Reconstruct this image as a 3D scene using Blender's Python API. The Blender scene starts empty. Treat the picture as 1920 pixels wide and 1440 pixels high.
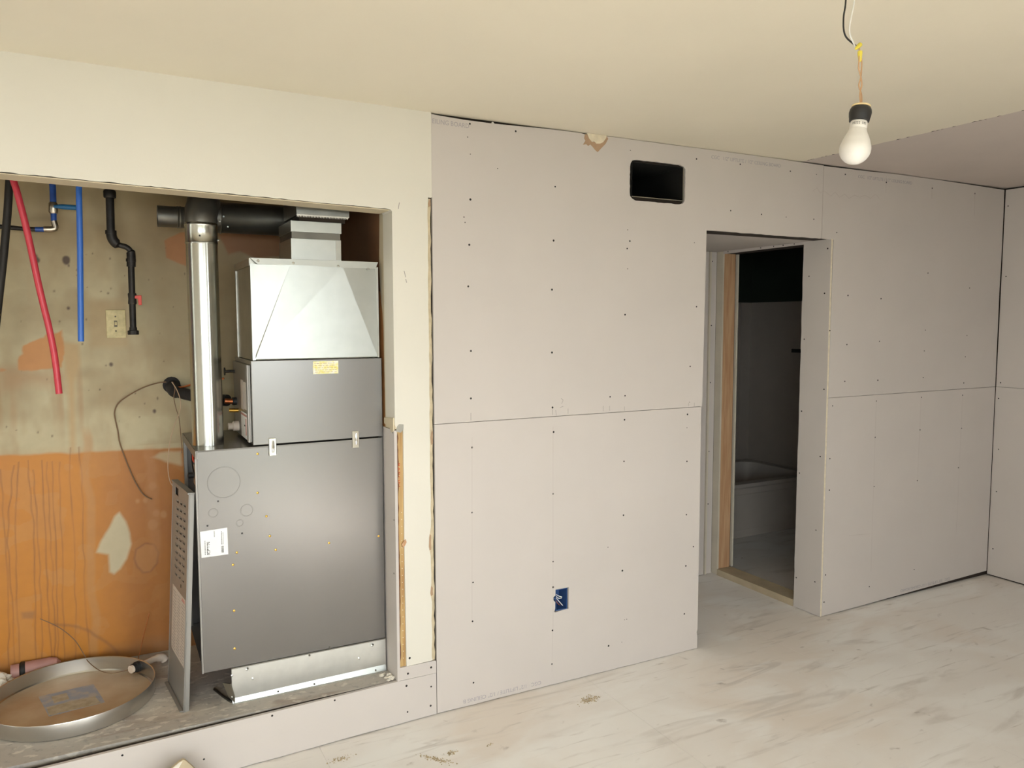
import bpy, bmesh, math, random
import numpy as np
from mathutils import Vector, Matrix
from mathutils.geometry import tessellate_polygon

# ------------------------------------------------------------------ camera, daylight, exposure
SC = bpy.context.scene
COL = SC.collection
cam_d = bpy.data.cameras.new('camera')
cam_d.sensor_width = 36.0
cam_d.sensor_fit = 'HORIZONTAL'
cam_d.lens = 1454.3 / 1920 * 36.0
cam_d.clip_start = 0.02
cam = bpy.data.objects.new('camera', cam_d)
COL.objects.link(cam)
YAW, PITCH, ROLL = 0.4832, 0.0794, -0.0019
fw = Vector((math.sin(YAW) * math.cos(PITCH), math.cos(YAW) * math.cos(PITCH), -math.sin(PITCH)))
rt = Vector((math.cos(YAW), -math.sin(YAW), 0))
up = rt.cross(fw)
r2 = rt * math.cos(ROLL) + up * math.sin(ROLL)
u2 = up * math.cos(ROLL) - rt * math.sin(ROLL)
M = Matrix((r2, u2, -fw)).transposed().to_4x4()
M.translation = Vector((0, -2.8924, 1.6228))
cam.matrix_world = M
SC.camera = cam

world = bpy.data.worlds.new('sky')
SC.world = world
world.use_nodes = True
bg = world.node_tree.nodes['Background']
bg.inputs['Color'].default_value = (0.90, 0.97, 1.0, 1)
bg.inputs['Strength'].default_value = 14.0

# daylight comes in through a patio door and a window behind the camera; portals sample the sky there
YB = -4.2                                                    # rear wall
WINS = [(0.85, 1.75, 0.0, 2.1), (-1.9, 0.3, 0.75, 2.12)]    # x0, x1, z0, z1 of the two openings
for x0, x1, z0, z1 in WINS:
    pl = bpy.data.lights.new('window_portal', 'AREA')
    pl.shape = 'RECTANGLE'
    pl.size = x1 - x0
    pl.size_y = z1 - z0
    pl.cycles.is_portal = True
    po = bpy.data.objects.new('window_portal', pl)
    po.location = ((x0 + x1) / 2, YB - 0.1, (z0 + z1) / 2)
    po.rotation_euler = (math.radians(90), 0, 0)   # local -Z -> +Y (into the room)
    COL.objects.link(po)

sn = bpy.data.lights.new('sun', 'SUN')
sn.energy = 30.0
sn.angle = math.radians(1.0)
sn.color = (1.0, 0.97, 0.92)
so = bpy.data.objects.new('sun', sn)
so.rotation_euler = Vector((0.12, 0.88, -1.0)).to_track_quat('-Z', 'Y').to_euler()
so.location = (-3, -9, 9)
COL.objects.link(so)

vs = SC.view_settings
vs.view_transform = 'Standard'
vs.look = 'None'
vs.exposure = -0.33
vs.gamma = 1.0
vs.use_curve_mapping = False

# ------------------------------------------------------------------ helpers
H = 2.44
SEAM = 1.213
rnd = random.Random(7)

def lin(c):
    out = []
    for v in c:
        v /= 255.0
        out.append(v / 12.92 if v <= 0.04045 else ((v + 0.055) / 1.055) ** 2.4)
    return out

MATS = {}
def mat(name, col, rough=0.6, metal=0.0, var=0.05, scale=6.0, bump=0.0, bscale=60.0, col2=None, detail=4.0,
        stretch=None, spec=None, lo=0.35, hi=0.65):
    m = bpy.data.materials.new(name)
    m.use_nodes = True
    nt = m.node_tree
    b = nt.nodes['Principled BSDF']
    b.inputs['Roughness'].default_value = rough
    b.inputs['Metallic'].default_value = metal
    if spec is not None:
        b.inputs['Specular IOR Level'].default_value = spec
    c = lin(col)
    if col2 is None:
        a1 = [min(1, x * (1 - var)) for x in c]
        a2 = [min(1, x * (1 + var)) for x in c]
    else:
        a1, a2 = c, lin(col2)
    tc = nt.nodes.new('ShaderNodeTexCoord')
    mp = nt.nodes.new('ShaderNodeMapping')
    nt.links.new(tc.outputs['Object'], mp.inputs['Vector'])
    if stretch:
        mp.inputs['Scale'].default_value = stretch
    n = nt.nodes.new('ShaderNodeTexNoise')
    n.inputs['Scale'].default_value = scale
    n.inputs['Detail'].default_value = detail
    nt.links.new(mp.outputs['Vector'], n.inputs['Vector'])
    r = nt.nodes.new('ShaderNodeValToRGB')
    r.color_ramp.elements[0].position = lo
    r.color_ramp.elements[1].position = hi
    r.color_ramp.elements[0].color = (*a1, 1)
    r.color_ramp.elements[1].color = (*a2, 1)
    nt.links.new(n.outputs['Fac'], r.inputs['Fac'])
    nt.links.new(r.outputs['Color'], b.inputs['Base Color'])
    if bump:
        n2 = nt.nodes.new('ShaderNodeTexNoise')
        n2.inputs['Scale'].default_value = bscale
        n2.inputs['Detail'].default_value = 3
        nt.links.new(mp.outputs['Vector'], n2.inputs['Vector'])
        bp = nt.nodes.new('ShaderNodeBump')
        bp.inputs['Strength'].default_value = bump
        bp.inputs['Distance'].default_value = 0.01
        nt.links.new(n2.outputs['Fac'], bp.inputs['Height'])
        nt.links.new(bp.outputs['Normal'], b.inputs['Normal'])
    MATS[name] = m
    return m

W = {}
def tag(o, label=None, cat=None, group=None, kind=None):
    if label: o['label'] = label
    if cat: o['category'] = cat
    if group: o['group'] = group
    if kind: o['kind'] = kind
    return o

def empty(name, loc, label, cat, group=None):
    o = bpy.data.objects.new(name, None)
    o.empty_display_size = 0.05
    COL.objects.link(o)
    o.location = loc
    W[o.name] = Vector(loc)
    return tag(o, label, cat, group)

class MB:
    def __init__(self):
        self.v, self.f = [], []
    def add(self, vs_, fs_):
        k = len(self.v)
        self.v += [tuple(p) for p in vs_]
        self.f += [tuple(i + k for i in f) for f in fs_]
        return self
    def box(self, x0, x1, y0, y1, z0, z1):
        return self.add([(x0, y0, z0), (x1, y0, z0), (x1, y1, z0), (x0, y1, z0), (x0, y0, z1), (x1, y0, z1), (x1, y1, z1), (x0, y1, z1)],
                        [(0, 3, 2, 1), (4, 5, 6, 7), (0, 1, 5, 4), (1, 2, 6, 5), (2, 3, 7, 6), (3, 0, 4, 7)])
    def obox(self, o, a, b, c):
        """box from corner o along vectors a, b, c"""
        o, a, b, c = map(Vector, (o, a, b, c))
        p = [o, o + a, o + a + b, o + b]
        return self.add(p + [q + c for q in p], [(0, 3, 2, 1), (4, 5, 6, 7), (0, 1, 5, 4), (1, 2, 6, 5), (2, 3, 7, 6), (3, 0, 4, 7)])
    def slab(self, outer, holes, fn):
        loops = [outer] + list(holes)
        flat = [p for l in loops for p in l]
        n = len(flat)
        tris = tessellate_polygon([[Vector((p[0], p[1], 0)) for p in l] for l in loops])
        vs_ = [fn(p[0], p[1], 0) for p in flat] + [fn(p[0], p[1], 1) for p in flat]
        fs_ = [tuple(t) for t in tris] + [tuple(i + n for i in reversed(t)) for t in tris]
        k = 0
        for l in loops:
            m = len(l)
            for i in range(m):
                a, b = k + i, k + (i + 1) % m
                fs_.append((a, b, b + n, a + n))
            k += m
        return self.add(vs_, fs_)
    def tube(self, pts, rad, seg=10, caps=True):
        pts = [Vector(p) for p in pts]
        n = len(pts)
        rads = rad if isinstance(rad, (list, tuple)) else [rad] * n
        t0 = (pts[1] - pts[0]).normalized()
        ref = Vector((0, 0, 1)) if abs(t0.z) < 0.9 else Vector((1, 0, 0))
        u = t0.cross(ref).normalized()
        vs_, prev = [], t0
        for i, p in enumerate(pts):
            if i == 0: t = t0
            elif i == n - 1: t = (pts[i] - pts[i - 1]).normalized()
            else: t = ((pts[i + 1] - pts[i]).normalized() + (pts[i] - pts[i - 1]).normalized()).normalized()
            q = prev.rotation_difference(t)
            u = (q @ u)
            u = (u - t * u.dot(t)).normalized()
            w = t.cross(u)
            prev = t
            for j in range(seg):
                a = 2 * math.pi * j / seg
                vs_.append(p + (u * math.cos(a) + w * math.sin(a)) * rads[i])
        fs_ = []
        for i in range(n - 1):
            for j in range(seg):
                a, b = i * seg + j, i * seg + (j + 1) % seg
                fs_.append((a, b, b + seg, a + seg))
        if caps:
            fs_.append(tuple(reversed(range(seg))))
            fs_.append(tuple(range((n - 1) * seg, n * seg)))
        return self.add(vs_, fs_)
    def lathe(self, prof, o, axis=(0, 0, 1), seg=24, caps=True):
        """prof = [(radius, distance along the axis)]"""
        ax = Vector(axis).normalized()
        ref = Vector((1, 0, 0)) if abs(ax.x) < 0.9 else Vector((0, 1, 0))
        u = ax.cross(ref).normalized(); w = ax.cross(u); o = Vector(o)
        vs_ = []
        for r_, h_ in prof:
            for j in range(seg):
                a = 2 * math.pi * j / seg
                vs_.append(o + ax * h_ + (u * math.cos(a) + w * math.sin(a)) * r_)
        fs_ = []
        for i in range(len(prof) - 1):
            for j in range(seg):
                a, b = i * seg + j, i * seg + (j + 1) % seg
                fs_.append((a, b, b + seg, a + seg))
        if caps and prof[0][0] > 1e-5: fs_.append(tuple(reversed(range(seg))))
        if caps and prof[-1][0] > 1e-5: fs_.append(tuple(range((len(prof) - 1) * seg, len(prof) * seg)))
        return self.add(vs_, fs_)
    def build(self, name, m, parent=None, smooth=False, bevel=0.0, kind=None, label=None, cat=None, group=None, recalc=True):
        v = np.array(self.v, dtype=float)
        c = Vector(((v[:, 0].min() + v[:, 0].max()) / 2, (v[:, 1].min() + v[:, 1].max()) / 2, v[:, 2].min()))
        me = bpy.data.meshes.new(name)
        me.from_pydata([tuple(p) for p in (v - np.array(c))], [], self.f)
        if recalc:
            bm = bmesh.new(); bm.from_mesh(me)
            bmesh.ops.remove_doubles(bm, verts=bm.verts, dist=1e-6)
            bmesh.ops.recalc_face_normals(bm, faces=bm.faces)
            bm.to_mesh(me); bm.free()
        if smooth:
            me.polygons.foreach_set('use_smooth', [True] * len(me.polygons))
            me.set_sharp_from_angle(angle=math.radians(35))
        me.materials.append(MATS[m])
        o = bpy.data.objects.new(name, me)
        COL.objects.link(o)
        if parent is not None:
            o.parent = parent
            o.location = c - W[parent.name]
        else:
            o.location = c
        W[o.name] = c
        if bevel:
            b = o.modifiers.new('bevel', 'BEVEL')
            b.width = bevel; b.segments = 2; b.limit_method = 'ANGLE'
        return tag(o, label, cat, group, kind)

def jag(p, q, n, amp, seed, axis):
    """points from p to q (p included, q not) with a ragged offset along axis (0 or 1)"""
    r = random.Random(seed)
    out = []
    for i in range(n):
        t = i / n
        x, y = p[0] + (q[0] - p[0]) * t, p[1] + (q[1] - p[1]) * t
        d = r.uniform(-amp, amp) if i else 0
        out.append((x + d, y) if axis == 0 else (x, y + d))
    return out

def smooth_path(pts, sub=6):
    """Catmull-Rom through pts"""
    P = [Vector(p) for p in pts]
    P = [P[0] * 2 - P[1]] + P + [P[-1] * 2 - P[-2]]
    out = []
    for i in range(1, len(P) - 2):
        for k in range(sub):
            t = k / sub
            a, b, c, d = P[i - 1], P[i], P[i + 1], P[i + 2]
            out.append(0.5 * ((2 * b) + (c - a) * t + (2 * a - 5 * b + 4 * c - d) * t * t + (3 * b - a - 3 * c + d) * t ** 3))
    out.append(P[-2])
    return out

def text(s, size, m, origin, xdir, ydir, parent, name='printed_text', depth=0.0002, sx=1.0):
    cu = bpy.data.curves.new('t', 'FONT')
    cu.body = s; cu.size = size; cu.extrude = depth; cu.resolution_u = 2
    to = bpy.data.objects.new('t', cu)
    COL.objects.link(to)
    dg = bpy.context.evaluated_depsgraph_get()
    me = bpy.data.meshes.new_from_object(to.evaluated_get(dg))
    bpy.data.objects.remove(to); bpy.data.curves.remove(cu)
    x, y = Vector(xdir).normalized() * sx, Vector(ydir).normalized()
    z = x.cross(y).normalized()
    R = Matrix((x, y, z)).transposed().to_4x4()
    me.transform(R)
    me.name = name
    me.materials.clear(); me.materials.append(MATS[m])
    o = bpy.data.objects.new(name, me)
    COL.objects.link(o)
    o.parent = parent
    o.location = Vector(origin) - W[parent.name]
    W[o.name] = Vector(origin)
    return o

# ------------------------------------------------------------------ materials
mat('drywall', (203, 195, 189), 0.85, var=0.015, scale=3, bump=0.02, bscale=300)
mat('drywall_ceiling', (200, 188, 180), 0.85, var=0.015, scale=3)
mat('gypsum', (224, 212, 188), 0.9, var=0.08, scale=40, bump=0.2)
mat('paper_torn', (176, 146, 118), 0.9, var=0.08, scale=30)
mat('ceiling_paint', (228, 219, 199), 0.6, var=0.02, scale=1.5, bump=0.03, bscale=90)
mat('wall_paint', (222, 217, 205), 0.5, var=0.015, scale=2, bump=0.02, bscale=120)
mat('jamb_paint', (206, 192, 164), 0.6, var=0.04, scale=5)
mat('gap_dark', (46, 36, 28), 0.95)
mat('stud_wood', (200, 168, 112), 0.7, col2=(170, 130, 82), scale=5, stretch=(14, 14, 0.9), bump=0.05)
mat('stud_wood_dim', (204, 166, 128), 0.7, col2=(186, 142, 104), scale=5, stretch=(14, 14, 0.9))
mat('plate_wood', (186, 170, 142), 0.8, var=0.08, scale=14)
mat('screw_dark', (34, 30, 28), 0.5, metal=0.3)
mat('pencil', (150, 142, 138), 0.9)
mat('pencil_faint', (192, 182, 176), 0.9)
mat('print_ink', (168, 162, 166), 0.9)
mat('brown_wall', (118, 82, 54), 0.8, var=0.1, scale=5)
mat('orange_wall', (190, 128, 72), 0.7, var=0.1, scale=5)
mat('dark_wall', (92, 78, 60), 0.9, var=0.1, scale=3)
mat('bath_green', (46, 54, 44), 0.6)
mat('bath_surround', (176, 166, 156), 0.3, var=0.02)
mat('tub_white', (196, 188, 180), 0.25, var=0.02)
mat('red_ink', (196, 66, 40), 0.8)
mat('ground', (66, 70, 52), 0.9, var=0.1, scale=2)
mat('window_white', (225, 225, 222), 0.4)
mat('galv', (178, 180, 176), 0.34, metal=1.0, var=0.025, scale=18, detail=2)
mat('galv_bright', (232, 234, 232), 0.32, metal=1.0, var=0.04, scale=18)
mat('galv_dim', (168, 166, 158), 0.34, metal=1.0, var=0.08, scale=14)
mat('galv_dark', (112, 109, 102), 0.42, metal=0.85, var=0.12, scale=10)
mat('galv_pipe', (190, 190, 184), 0.24, metal=1.0, var=0.05, scale=6, stretch=(1, 1, 0.15))
mat('cab_grey', (130, 127, 124), 0.26, metal=0.65, var=0.02, scale=3)
mat('cab_side', (120, 117, 112), 0.4, metal=0.6, var=0.03, scale=3)
mat('cab_dark', (38, 36, 34), 0.6, metal=0.3)
mat('panel_grey', (150, 147, 142), 0.45, metal=0.4, var=0.03, scale=4)
mat('chrome', (230, 230, 228), 0.12, metal=1.0)
mat('brass', (214, 170, 84), 0.3, metal=1.0)
mat('sticker_white', (238, 238, 236), 0.5)
mat('sticker_grey', (196, 186, 176), 0.6, var=0.05, scale=40)
mat('sticker_yellow', (232, 222, 120), 0.5, col2=(240, 236, 224), scale=60)
mat('ink_dark', (60, 58, 58), 0.7)
mat('ink_pink', (196, 140, 132), 0.7)
mat('copper', (206, 126, 84), 0.3, metal=1.0)
mat('black_iron', (40, 36, 33), 0.5, metal=0.4, var=0.25, scale=30, bump=0.1)
mat('black_iron_worn', (40, 36, 32), 0.6, metal=0.2, col2=(150, 116, 74), scale=9, lo=0.6, hi=0.66)
mat('pex_red', (196, 58, 72), 0.35)
mat('pex_blue', (52, 104, 190), 0.35)
mat('blue_paint', (34, 74, 150), 0.45, var=0.15, scale=30)
mat('blue_handle', (30, 96, 140), 0.5)
mat('nickel', (190, 180, 165), 0.3, metal=1.0, var=0.2, scale=40)
mat('red_handle', (204, 62, 46), 0.45)
mat('switch_ivory', (196, 180, 132), 0.5, var=0.12, scale=60)
mat('switch_dark', (96, 84, 66), 0.5)
mat('foam_black', (36, 32, 30), 0.85, var=0.2, scale=40, bump=0.1)
mat('cable_brown', (120, 92, 66), 0.6)
mat('cable_pale', (186, 158, 130), 0.6)
mat('pan_alu', (206, 204, 200), 0.3, metal=1.0, var=0.05, scale=5)
mat('pan_floor', (204, 194, 174), 0.5, metal=0.3, col2=(180, 158, 130), scale=5, detail=6)
mat('label_blue', (150, 158, 176), 0.6, col2=(176, 172, 168), scale=22, lo=0.45, hi=0.6)
mat('label_pale', (186, 178, 158), 0.6, col2=(164, 152, 130), scale=30)
mat('pvc', (216, 200, 184), 0.4, var=0.04)
mat('pink_pipe', (176, 132, 126), 0.5, var=0.08, scale=12)
mat('rubber', (24, 23, 22), 0.6)
mat('plaster', (222, 214, 200), 0.95, var=0.1, scale=40, bump=0.4)
mat('sawdust', (176, 158, 128), 0.95, var=0.25, scale=120, bump=0.4)
mat('box_blue', (52, 82, 132), 0.4)
mat('wire_white', (226, 224, 220), 0.5)
mat('bulb_glass', (214, 209, 202), 0.3, var=0.005)
mat('bulb_collar', (216, 210, 202), 0.45)
mat('tape_black', (30, 28, 28), 0.5, var=0.2, scale=30)
mat('socket_cream', (214, 192, 146), 0.5)
mat('wire_tan', (190, 150, 112), 0.55)
mat('nut_yellow', (214, 196, 70), 0.45)
mat('torn_gypsum', (200, 184, 154), 0.9, var=0.12, scale=30, bump=0.3)
mat('bark', (120, 80, 54), 0.9, var=0.25, scale=40)
mat('hall_edge', (206, 196, 178), 0.9, var=0.05)
mat('hall_floor', (170, 165, 158), 0.8, var=0.1)

# concrete of the closet floor and dusty plywood of the room floor: layered noises
def layered(name, base, layers, rough=0.8, bump=0.15, bscale=40):
    m = bpy.data.materials.new(name); m.use_nodes = True
    nt = m.node_tree; b = nt.nodes['Principled BSDF']
    b.inputs['Roughness'].default_value = rough
    tc = nt.nodes.new('ShaderNodeTexCoord')
    geo = nt.nodes.new('ShaderNodeNewGeometry')
    last = None
    rgb = nt.nodes.new('ShaderNodeRGB'); rgb.outputs[0].default_value = (*lin(base), 1)
    last = rgb.outputs[0]
    for col, scale, stretch, lo, hi, amt, rot, dist in layers:
        mp = nt.nodes.new('ShaderNodeMapping')
        mp.inputs['Scale'].default_value = stretch
        mp.inputs['Rotation'].default_value = (0, 0, math.radians(rot))
        nt.links.new(geo.outputs['Position'], mp.inputs['Vector'])
        n = nt.nodes.new('ShaderNodeTexNoise')
        n.inputs['Scale'].default_value = scale; n.inputs['Detail'].default_value = 6
        n.inputs['Distortion'].default_value = dist
        nt.links.new(mp.outputs['Vector'], n.inputs['Vector'])
        mr = nt.nodes.new('ShaderNodeMapRange'); mr.interpolation_type = 'SMOOTHSTEP'
        mr.inputs['From Min'].default_value = lo; mr.inputs['From Max'].default_value = hi
        mr.inputs['To Max'].default_value = amt
        nt.links.new(n.outputs['Fac'], mr.inputs['Value'])
        mx = nt.nodes.new('ShaderNodeMix'); mx.data_type = 'RGBA'
        nt.links.new(mr.outputs['Result'], mx.inputs['Factor'])
        nt.links.new(last, mx.inputs['A'])
        mx.inputs['B'].default_value = (*lin(col), 1)
        last = mx.outputs['Result']
    nt.links.new(last, b.inputs['Base Color'])
    n2 = nt.nodes.new('ShaderNodeTexNoise'); n2.inputs['Scale'].default_value = bscale; n2.inputs['Detail'].default_value = 5
    nt.links.new(geo.outputs['Position'], n2.inputs['Vector'])
    bp = nt.nodes.new('ShaderNodeBump'); bp.inputs['Strength'].default_value = bump; bp.inputs['Distance'].default_value = 0.004
    nt.links.new(n2.outputs['Fac'], bp.inputs['Height']); nt.links.new(bp.outputs['Normal'], b.inputs['Normal'])
    MATS[name] = m

layered('plywood', (238, 233, 228), [
    ((232, 219, 206), 1.1, (1, 1, 1), 0.45, 0.7, 0.6, 0, 0.5),
    ((246, 244, 241), 1.7, (1, 1.6, 1), 0.45, 0.68, 0.8, 20, 0.8),
    ((196, 187, 178), 2.2, (0.8, 4.5, 1), 0.56, 0.74, 0.5, -8, 1.2),
    ((172, 161, 151), 5.0, (0.5, 5, 1), 0.60, 0.78, 0.5, 22, 1.5),
    ((160, 148, 138), 9.0, (1, 1.4, 1), 0.66, 0.76, 0.6, 0, 0.3),
    ((240, 236, 232), 7.0, (0.6, 3, 1), 0.6, 0.75, 0.55, 35, 0.8)], rough=0.75)
layered('concrete', (178, 171, 163), [
    ((200, 191, 178), 3.0, (1, 2, 1), 0.45, 0.68, 0.7, 10, 0.6),
    ((140, 120, 108), 4.0, (0.8, 2.4, 1), 0.54, 0.74, 0.6, 5, 0.6),
    ((228, 221, 208), 26.0, (0.8, 1.5, 1), 0.56, 0.64, 0.5, 0, 0.4),
    ((140, 136, 132), 40.0, (1, 1, 1), 0.55, 0.7, 0.5, 0, 0)], rough=0.85, bump=0.4)

# closet rear wall: the paint, its stains and runs live in a colour attribute, with fine noise over it
m = bpy.data.materials.new('stained_wall'); m.use_nodes = True
nt = m.node_tree; b = nt.nodes['Principled BSDF']; b.inputs['Roughness'].default_value = 0.55
at = nt.nodes.new('ShaderNodeAttribute'); at.attribute_name = 'paint'
n = nt.nodes.new('ShaderNodeTexNoise'); n.inputs['Scale'].default_value = 25; n.inputs['Detail'].default_value = 5
mr = nt.nodes.new('ShaderNodeMapRange'); mr.inputs['To Min'].default_value = 0.9; mr.inputs['To Max'].default_value = 1.08
geo = nt.nodes.new('ShaderNodeNewGeometry')
nt.links.new(geo.outputs['Position'], n.inputs['Vector']); nt.links.new(n.outputs['Fac'], mr.inputs['Value'])
vm = nt.nodes.new('ShaderNodeVectorMath'); vm.operation = 'SCALE'
nt.links.new(at.outputs['Color'], vm.inputs[0]); nt.links.new(mr.outputs['Result'], vm.inputs['Scale'])
nt.links.new(vm.outputs['Vector'], b.inputs['Base Color'])
MATS['stained_wall'] = m

# ------------------------------------------------------------------ structure
def ysh(x):
    return -0.035 * max(0.0, 1.163 - x)      # the older wall runs slightly out of line with the new boards

def wy(y0, th, shift=False):
    return (lambda u, v, t: (u, y0 + t * th + (ysh(u) if shift else 0), v))
def wx(x0, th):
    return (lambda u, v, t: (x0 + t * th, u, v))

# floor: plywood sheets over a base
fl = MB().box(-3.2, 5.1, YB, 2.25, -0.08, -0.0022).build('floor', 'plywood', kind='structure',
    label='dusty plywood subfloor smeared with white drywall dust', cat='floor')
xs = [-3.2, -0.55, 0.67, 1.89, 2.965, 5.1]
for i in range(len(xs) - 1):
    ys = [YB, -1.75, 0.69, 2.25] if i % 2 else [YB, -3.0, -0.62, 2.25]
    for j in range(len(ys) - 1):
        MB().box(xs[i] + 0.0006, xs[i + 1] - 0.0006, ys[j] + 0.0006, ys[j + 1] - 0.0006, -0.002, 0.0).build('plywood_sheet', 'plywood', fl)

# ceiling: old painted part and the new bare board
ce = MB().box(-3.2, 5.1, YB, 2.25, H + 0.014, H + 0.08).build('ceiling', 'gap_dark', kind='structure',
    label='cream painted ceiling with bare mauve drywall board at its far end', cat='ceiling')
edge = [(3.197 + d, y) for y, d in zip(np.linspace(0.0, YB, 90), np.random.RandomState(3).uniform(-0.004, 0.004, 90))]
MB().slab([(-3.2, YB), (-3.2, 0.3)] + [(3.197, 0.3)] + edge, [], lambda u, v, t: (u, v, H + t * 0.013)).build(
    'painted_ceiling_panel', 'ceiling_paint', ce, label='cream painted old ceiling')
MB().slab([(p[0] + 0.003, p[1]) for p in edge] + [(4.98, YB), (4.98, 0.1), (3.2, 0.1)], [], lambda u, v, t: (u, v, H + 0.002 + t * 0.011)).build(
    'ceiling_board', 'drywall_ceiling', ce, label='bare mauve drywall ceiling board')
MB().box(3.4, 5.1, 0.11, 2.25, H, H + 0.013).build('bathroom_ceiling_panel', 'dark_wall', ce)
MB().box(-1.35, 1.1, 0.301, 0.78, H, H + 0.013).build('closet_ceiling_panel', 'dark_wall', ce)
nicks = MB()
for k in range(26):
    y = -0.02 - 1.6 * rnd.random() ** 1.3
    s_ = rnd.uniform(0.003, 0.007)
    nicks.slab([(3.197 - s_, y), (3.197 + s_ * 0.6, y - s_ * 1.5), (3.2, y + s_ * 2.5)], [], lambda u, v, t: (u, v, H - 0.0004 + t * 0.0004))
nicks.build('edge_nicks', 'gap_dark', ce, kind='stuff')

# wall_front: studs and backing, then the drywall sheets in front of it
vent = (2.130, 2.428, 2.186, 2.344)
wf = MB().slab([(1.16, 0), (2.56, 0), (2.56, 2.06), (3.442, 2.06), (3.442, 0), (5.08, 0), (5.08, H), (1.16, H)],
               [[(vent[0], vent[2]), (vent[1], vent[2]), (vent[1], vent[3]), (vent[0], vent[3])],
                [(1.733, 0.336), (1.80, 0.336), (1.80, 0.436), (1.733, 0.436)]], wy(0.0137, 0.101)).build(
    'wall_front', 'gap_dark', kind='structure', label='long wall of new mauve drywall sheets with a doorway and duct hole', cat='wall')

top = [(3.355, 2.434), (3.0, 2.4385), (2.6, 2.4385), (2.3, 2.4375), (2.05, 2.438), (1.99, 2.437)]
top += [(1.985, 2.425), (1.97, 2.412), (1.955, 2.405), (1.935, 2.403), (1.912, 2.407), (1.898, 2.418), (1.885, 2.432)]
top += [(1.85, 2.437), (1.70, 2.436), (1.5, 2.430), (1.44, 2.4285), (1.432, 2.436), (1.425, 2.428), (1.3, 2.4285), (1.2, 2.432), (1.164, 2.434)]
vh = []                                                # hand-cut hole for the duct, corners rounded and ragged
cx, cz, hw, hh = 2.277, 2.263, 0.159, 0.089
for k in range(56):
    a = 2 * math.pi * k / 56
    c_, s_ = math.cos(a), math.sin(a)
    e = 9.0
    r_ = (abs(c_) ** e + abs(s_) ** e) ** (-1 / e)
    j_ = rnd.uniform(-0.0016, 0.0016)
    vh.append((cx + hw * c_ * r_ + j_, cz + hh * s_ * r_ + j_ - 0.004 * (s_ < -0.5)))
A_out = [(1.1645, SEAM + 0.001), (2.553, SEAM + 0.001), (2.562, SEAM + 0.004), (2.566, 1.6), (2.570, 2.060)] + jag((2.572, 2.060), (3.352, 2.058), 24, 0.0015, 5, 1) + [(3.352, 2.058)] + top
pA = MB().slab(A_out, [vh], wy(0.0, 0.0125)).build('drywall_panel', 'drywall', wf, label='upper sheet of new drywall with a duct hole')
bh = [(1.728, 0.336), (1.735, 0.333), (1.77, 0.337), (1.803, 0.338), (1.803, 0.437), (1.77, 0.436), (1.734, 0.437), (1.734, 0.41), (1.724, 0.404), (1.724, 0.39), (1.733, 0.38), (1.733, 0.35)]
bot = jag((1.1645, 0.0045), (2.556, 0.002), 40, 0.0012, 6, 1)
B_out = bot + [(2.556, 0.002), (2.557, 0.06), (2.552, 0.085), (2.557, 0.10), (2.558, 0.7), (2.555, SEAM - 0.0012)] + [(1.1645, SEAM - 0.0012)]
pB = MB().slab(B_out, [bh], wy(0.0, 0.0125)).build('drywall_panel', 'drywall', wf, label='lower sheet of new drywall with an electrical box')
pC = MB().slab([(3.357, 2.0595), (3.446, 2.056), (3.4435, 1.6), (3.4425, SEAM + 0.001), (4.949, SEAM + 0.0015), (4.946, 1.8), (4.951, 2.1), (4.948, 2.43), (4.3, 2.4385), (3.9, 2.4385), (3.7, 2.435), (3.357, 2.432)], [], wy(0.0, 0.0125)).build(
    'drywall_panel', 'drywall', wf)
pD = MB().slab([(3.4425, 0.004), (3.9, 0.010), (4.4, 0.020), (4.949, 0.030), (4.950, 0.7), (4.949, SEAM - 0.001), (3.4425, SEAM - 0.001)], [], wy(0.0, 0.0125)).build(
    'drywall_panel', 'drywall', wf)
# torn brown paper and plaster smear at the notch under the ceiling
MB().slab([(1.876, 2.434), (1.872, 2.416), (1.879, 2.407), (1.866, 2.388), (1.884, 2.392), (1.893, 2.386), (1.905, 2.393), (1.918, 2.383), (1.930, 2.372), (1.943, 2.364), (1.965, 2.386), (1.985, 2.405), (1.998, 2.428), (1.99, 2.437), (1.97, 2.412), (1.955, 2.405), (1.935, 2.403), (1.912, 2.407), (1.898, 2.418), (1.886, 2.434)],
          [], wy(-0.0006, 0.0008)).build('torn_paper', 'paper_torn', pA, label='torn brown paper at the ceiling edge')
MB().slab([(1.886, 2.4395), (1.898, 2.418), (1.912, 2.405), (1.925, 2.408), (1.935, 2.400), (1.955, 2.402), (1.970, 2.409), (1.986, 2.428), (1.99, 2.4395)], [], wy(-0.0015, 0.02)).build('plaster_smear', 'gypsum', pA)

def screws(pts, parent, nrm='y', r=0.0044):
    mb = MB()
    for p in pts:
        k = rnd.uniform(0.8, 1.1)
        ax = (0, -1, 0) if nrm == 'y' else (-1, 0, 0)
        mb.lathe([(r * k * 1.05, -0.0002), (r * k, 0.0004), (r * k * 0.5, 0.0002)], p, ax, seg=8)
    return mb.build('screw_heads', 'screw_dark', parent, kind='stuff')

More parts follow.
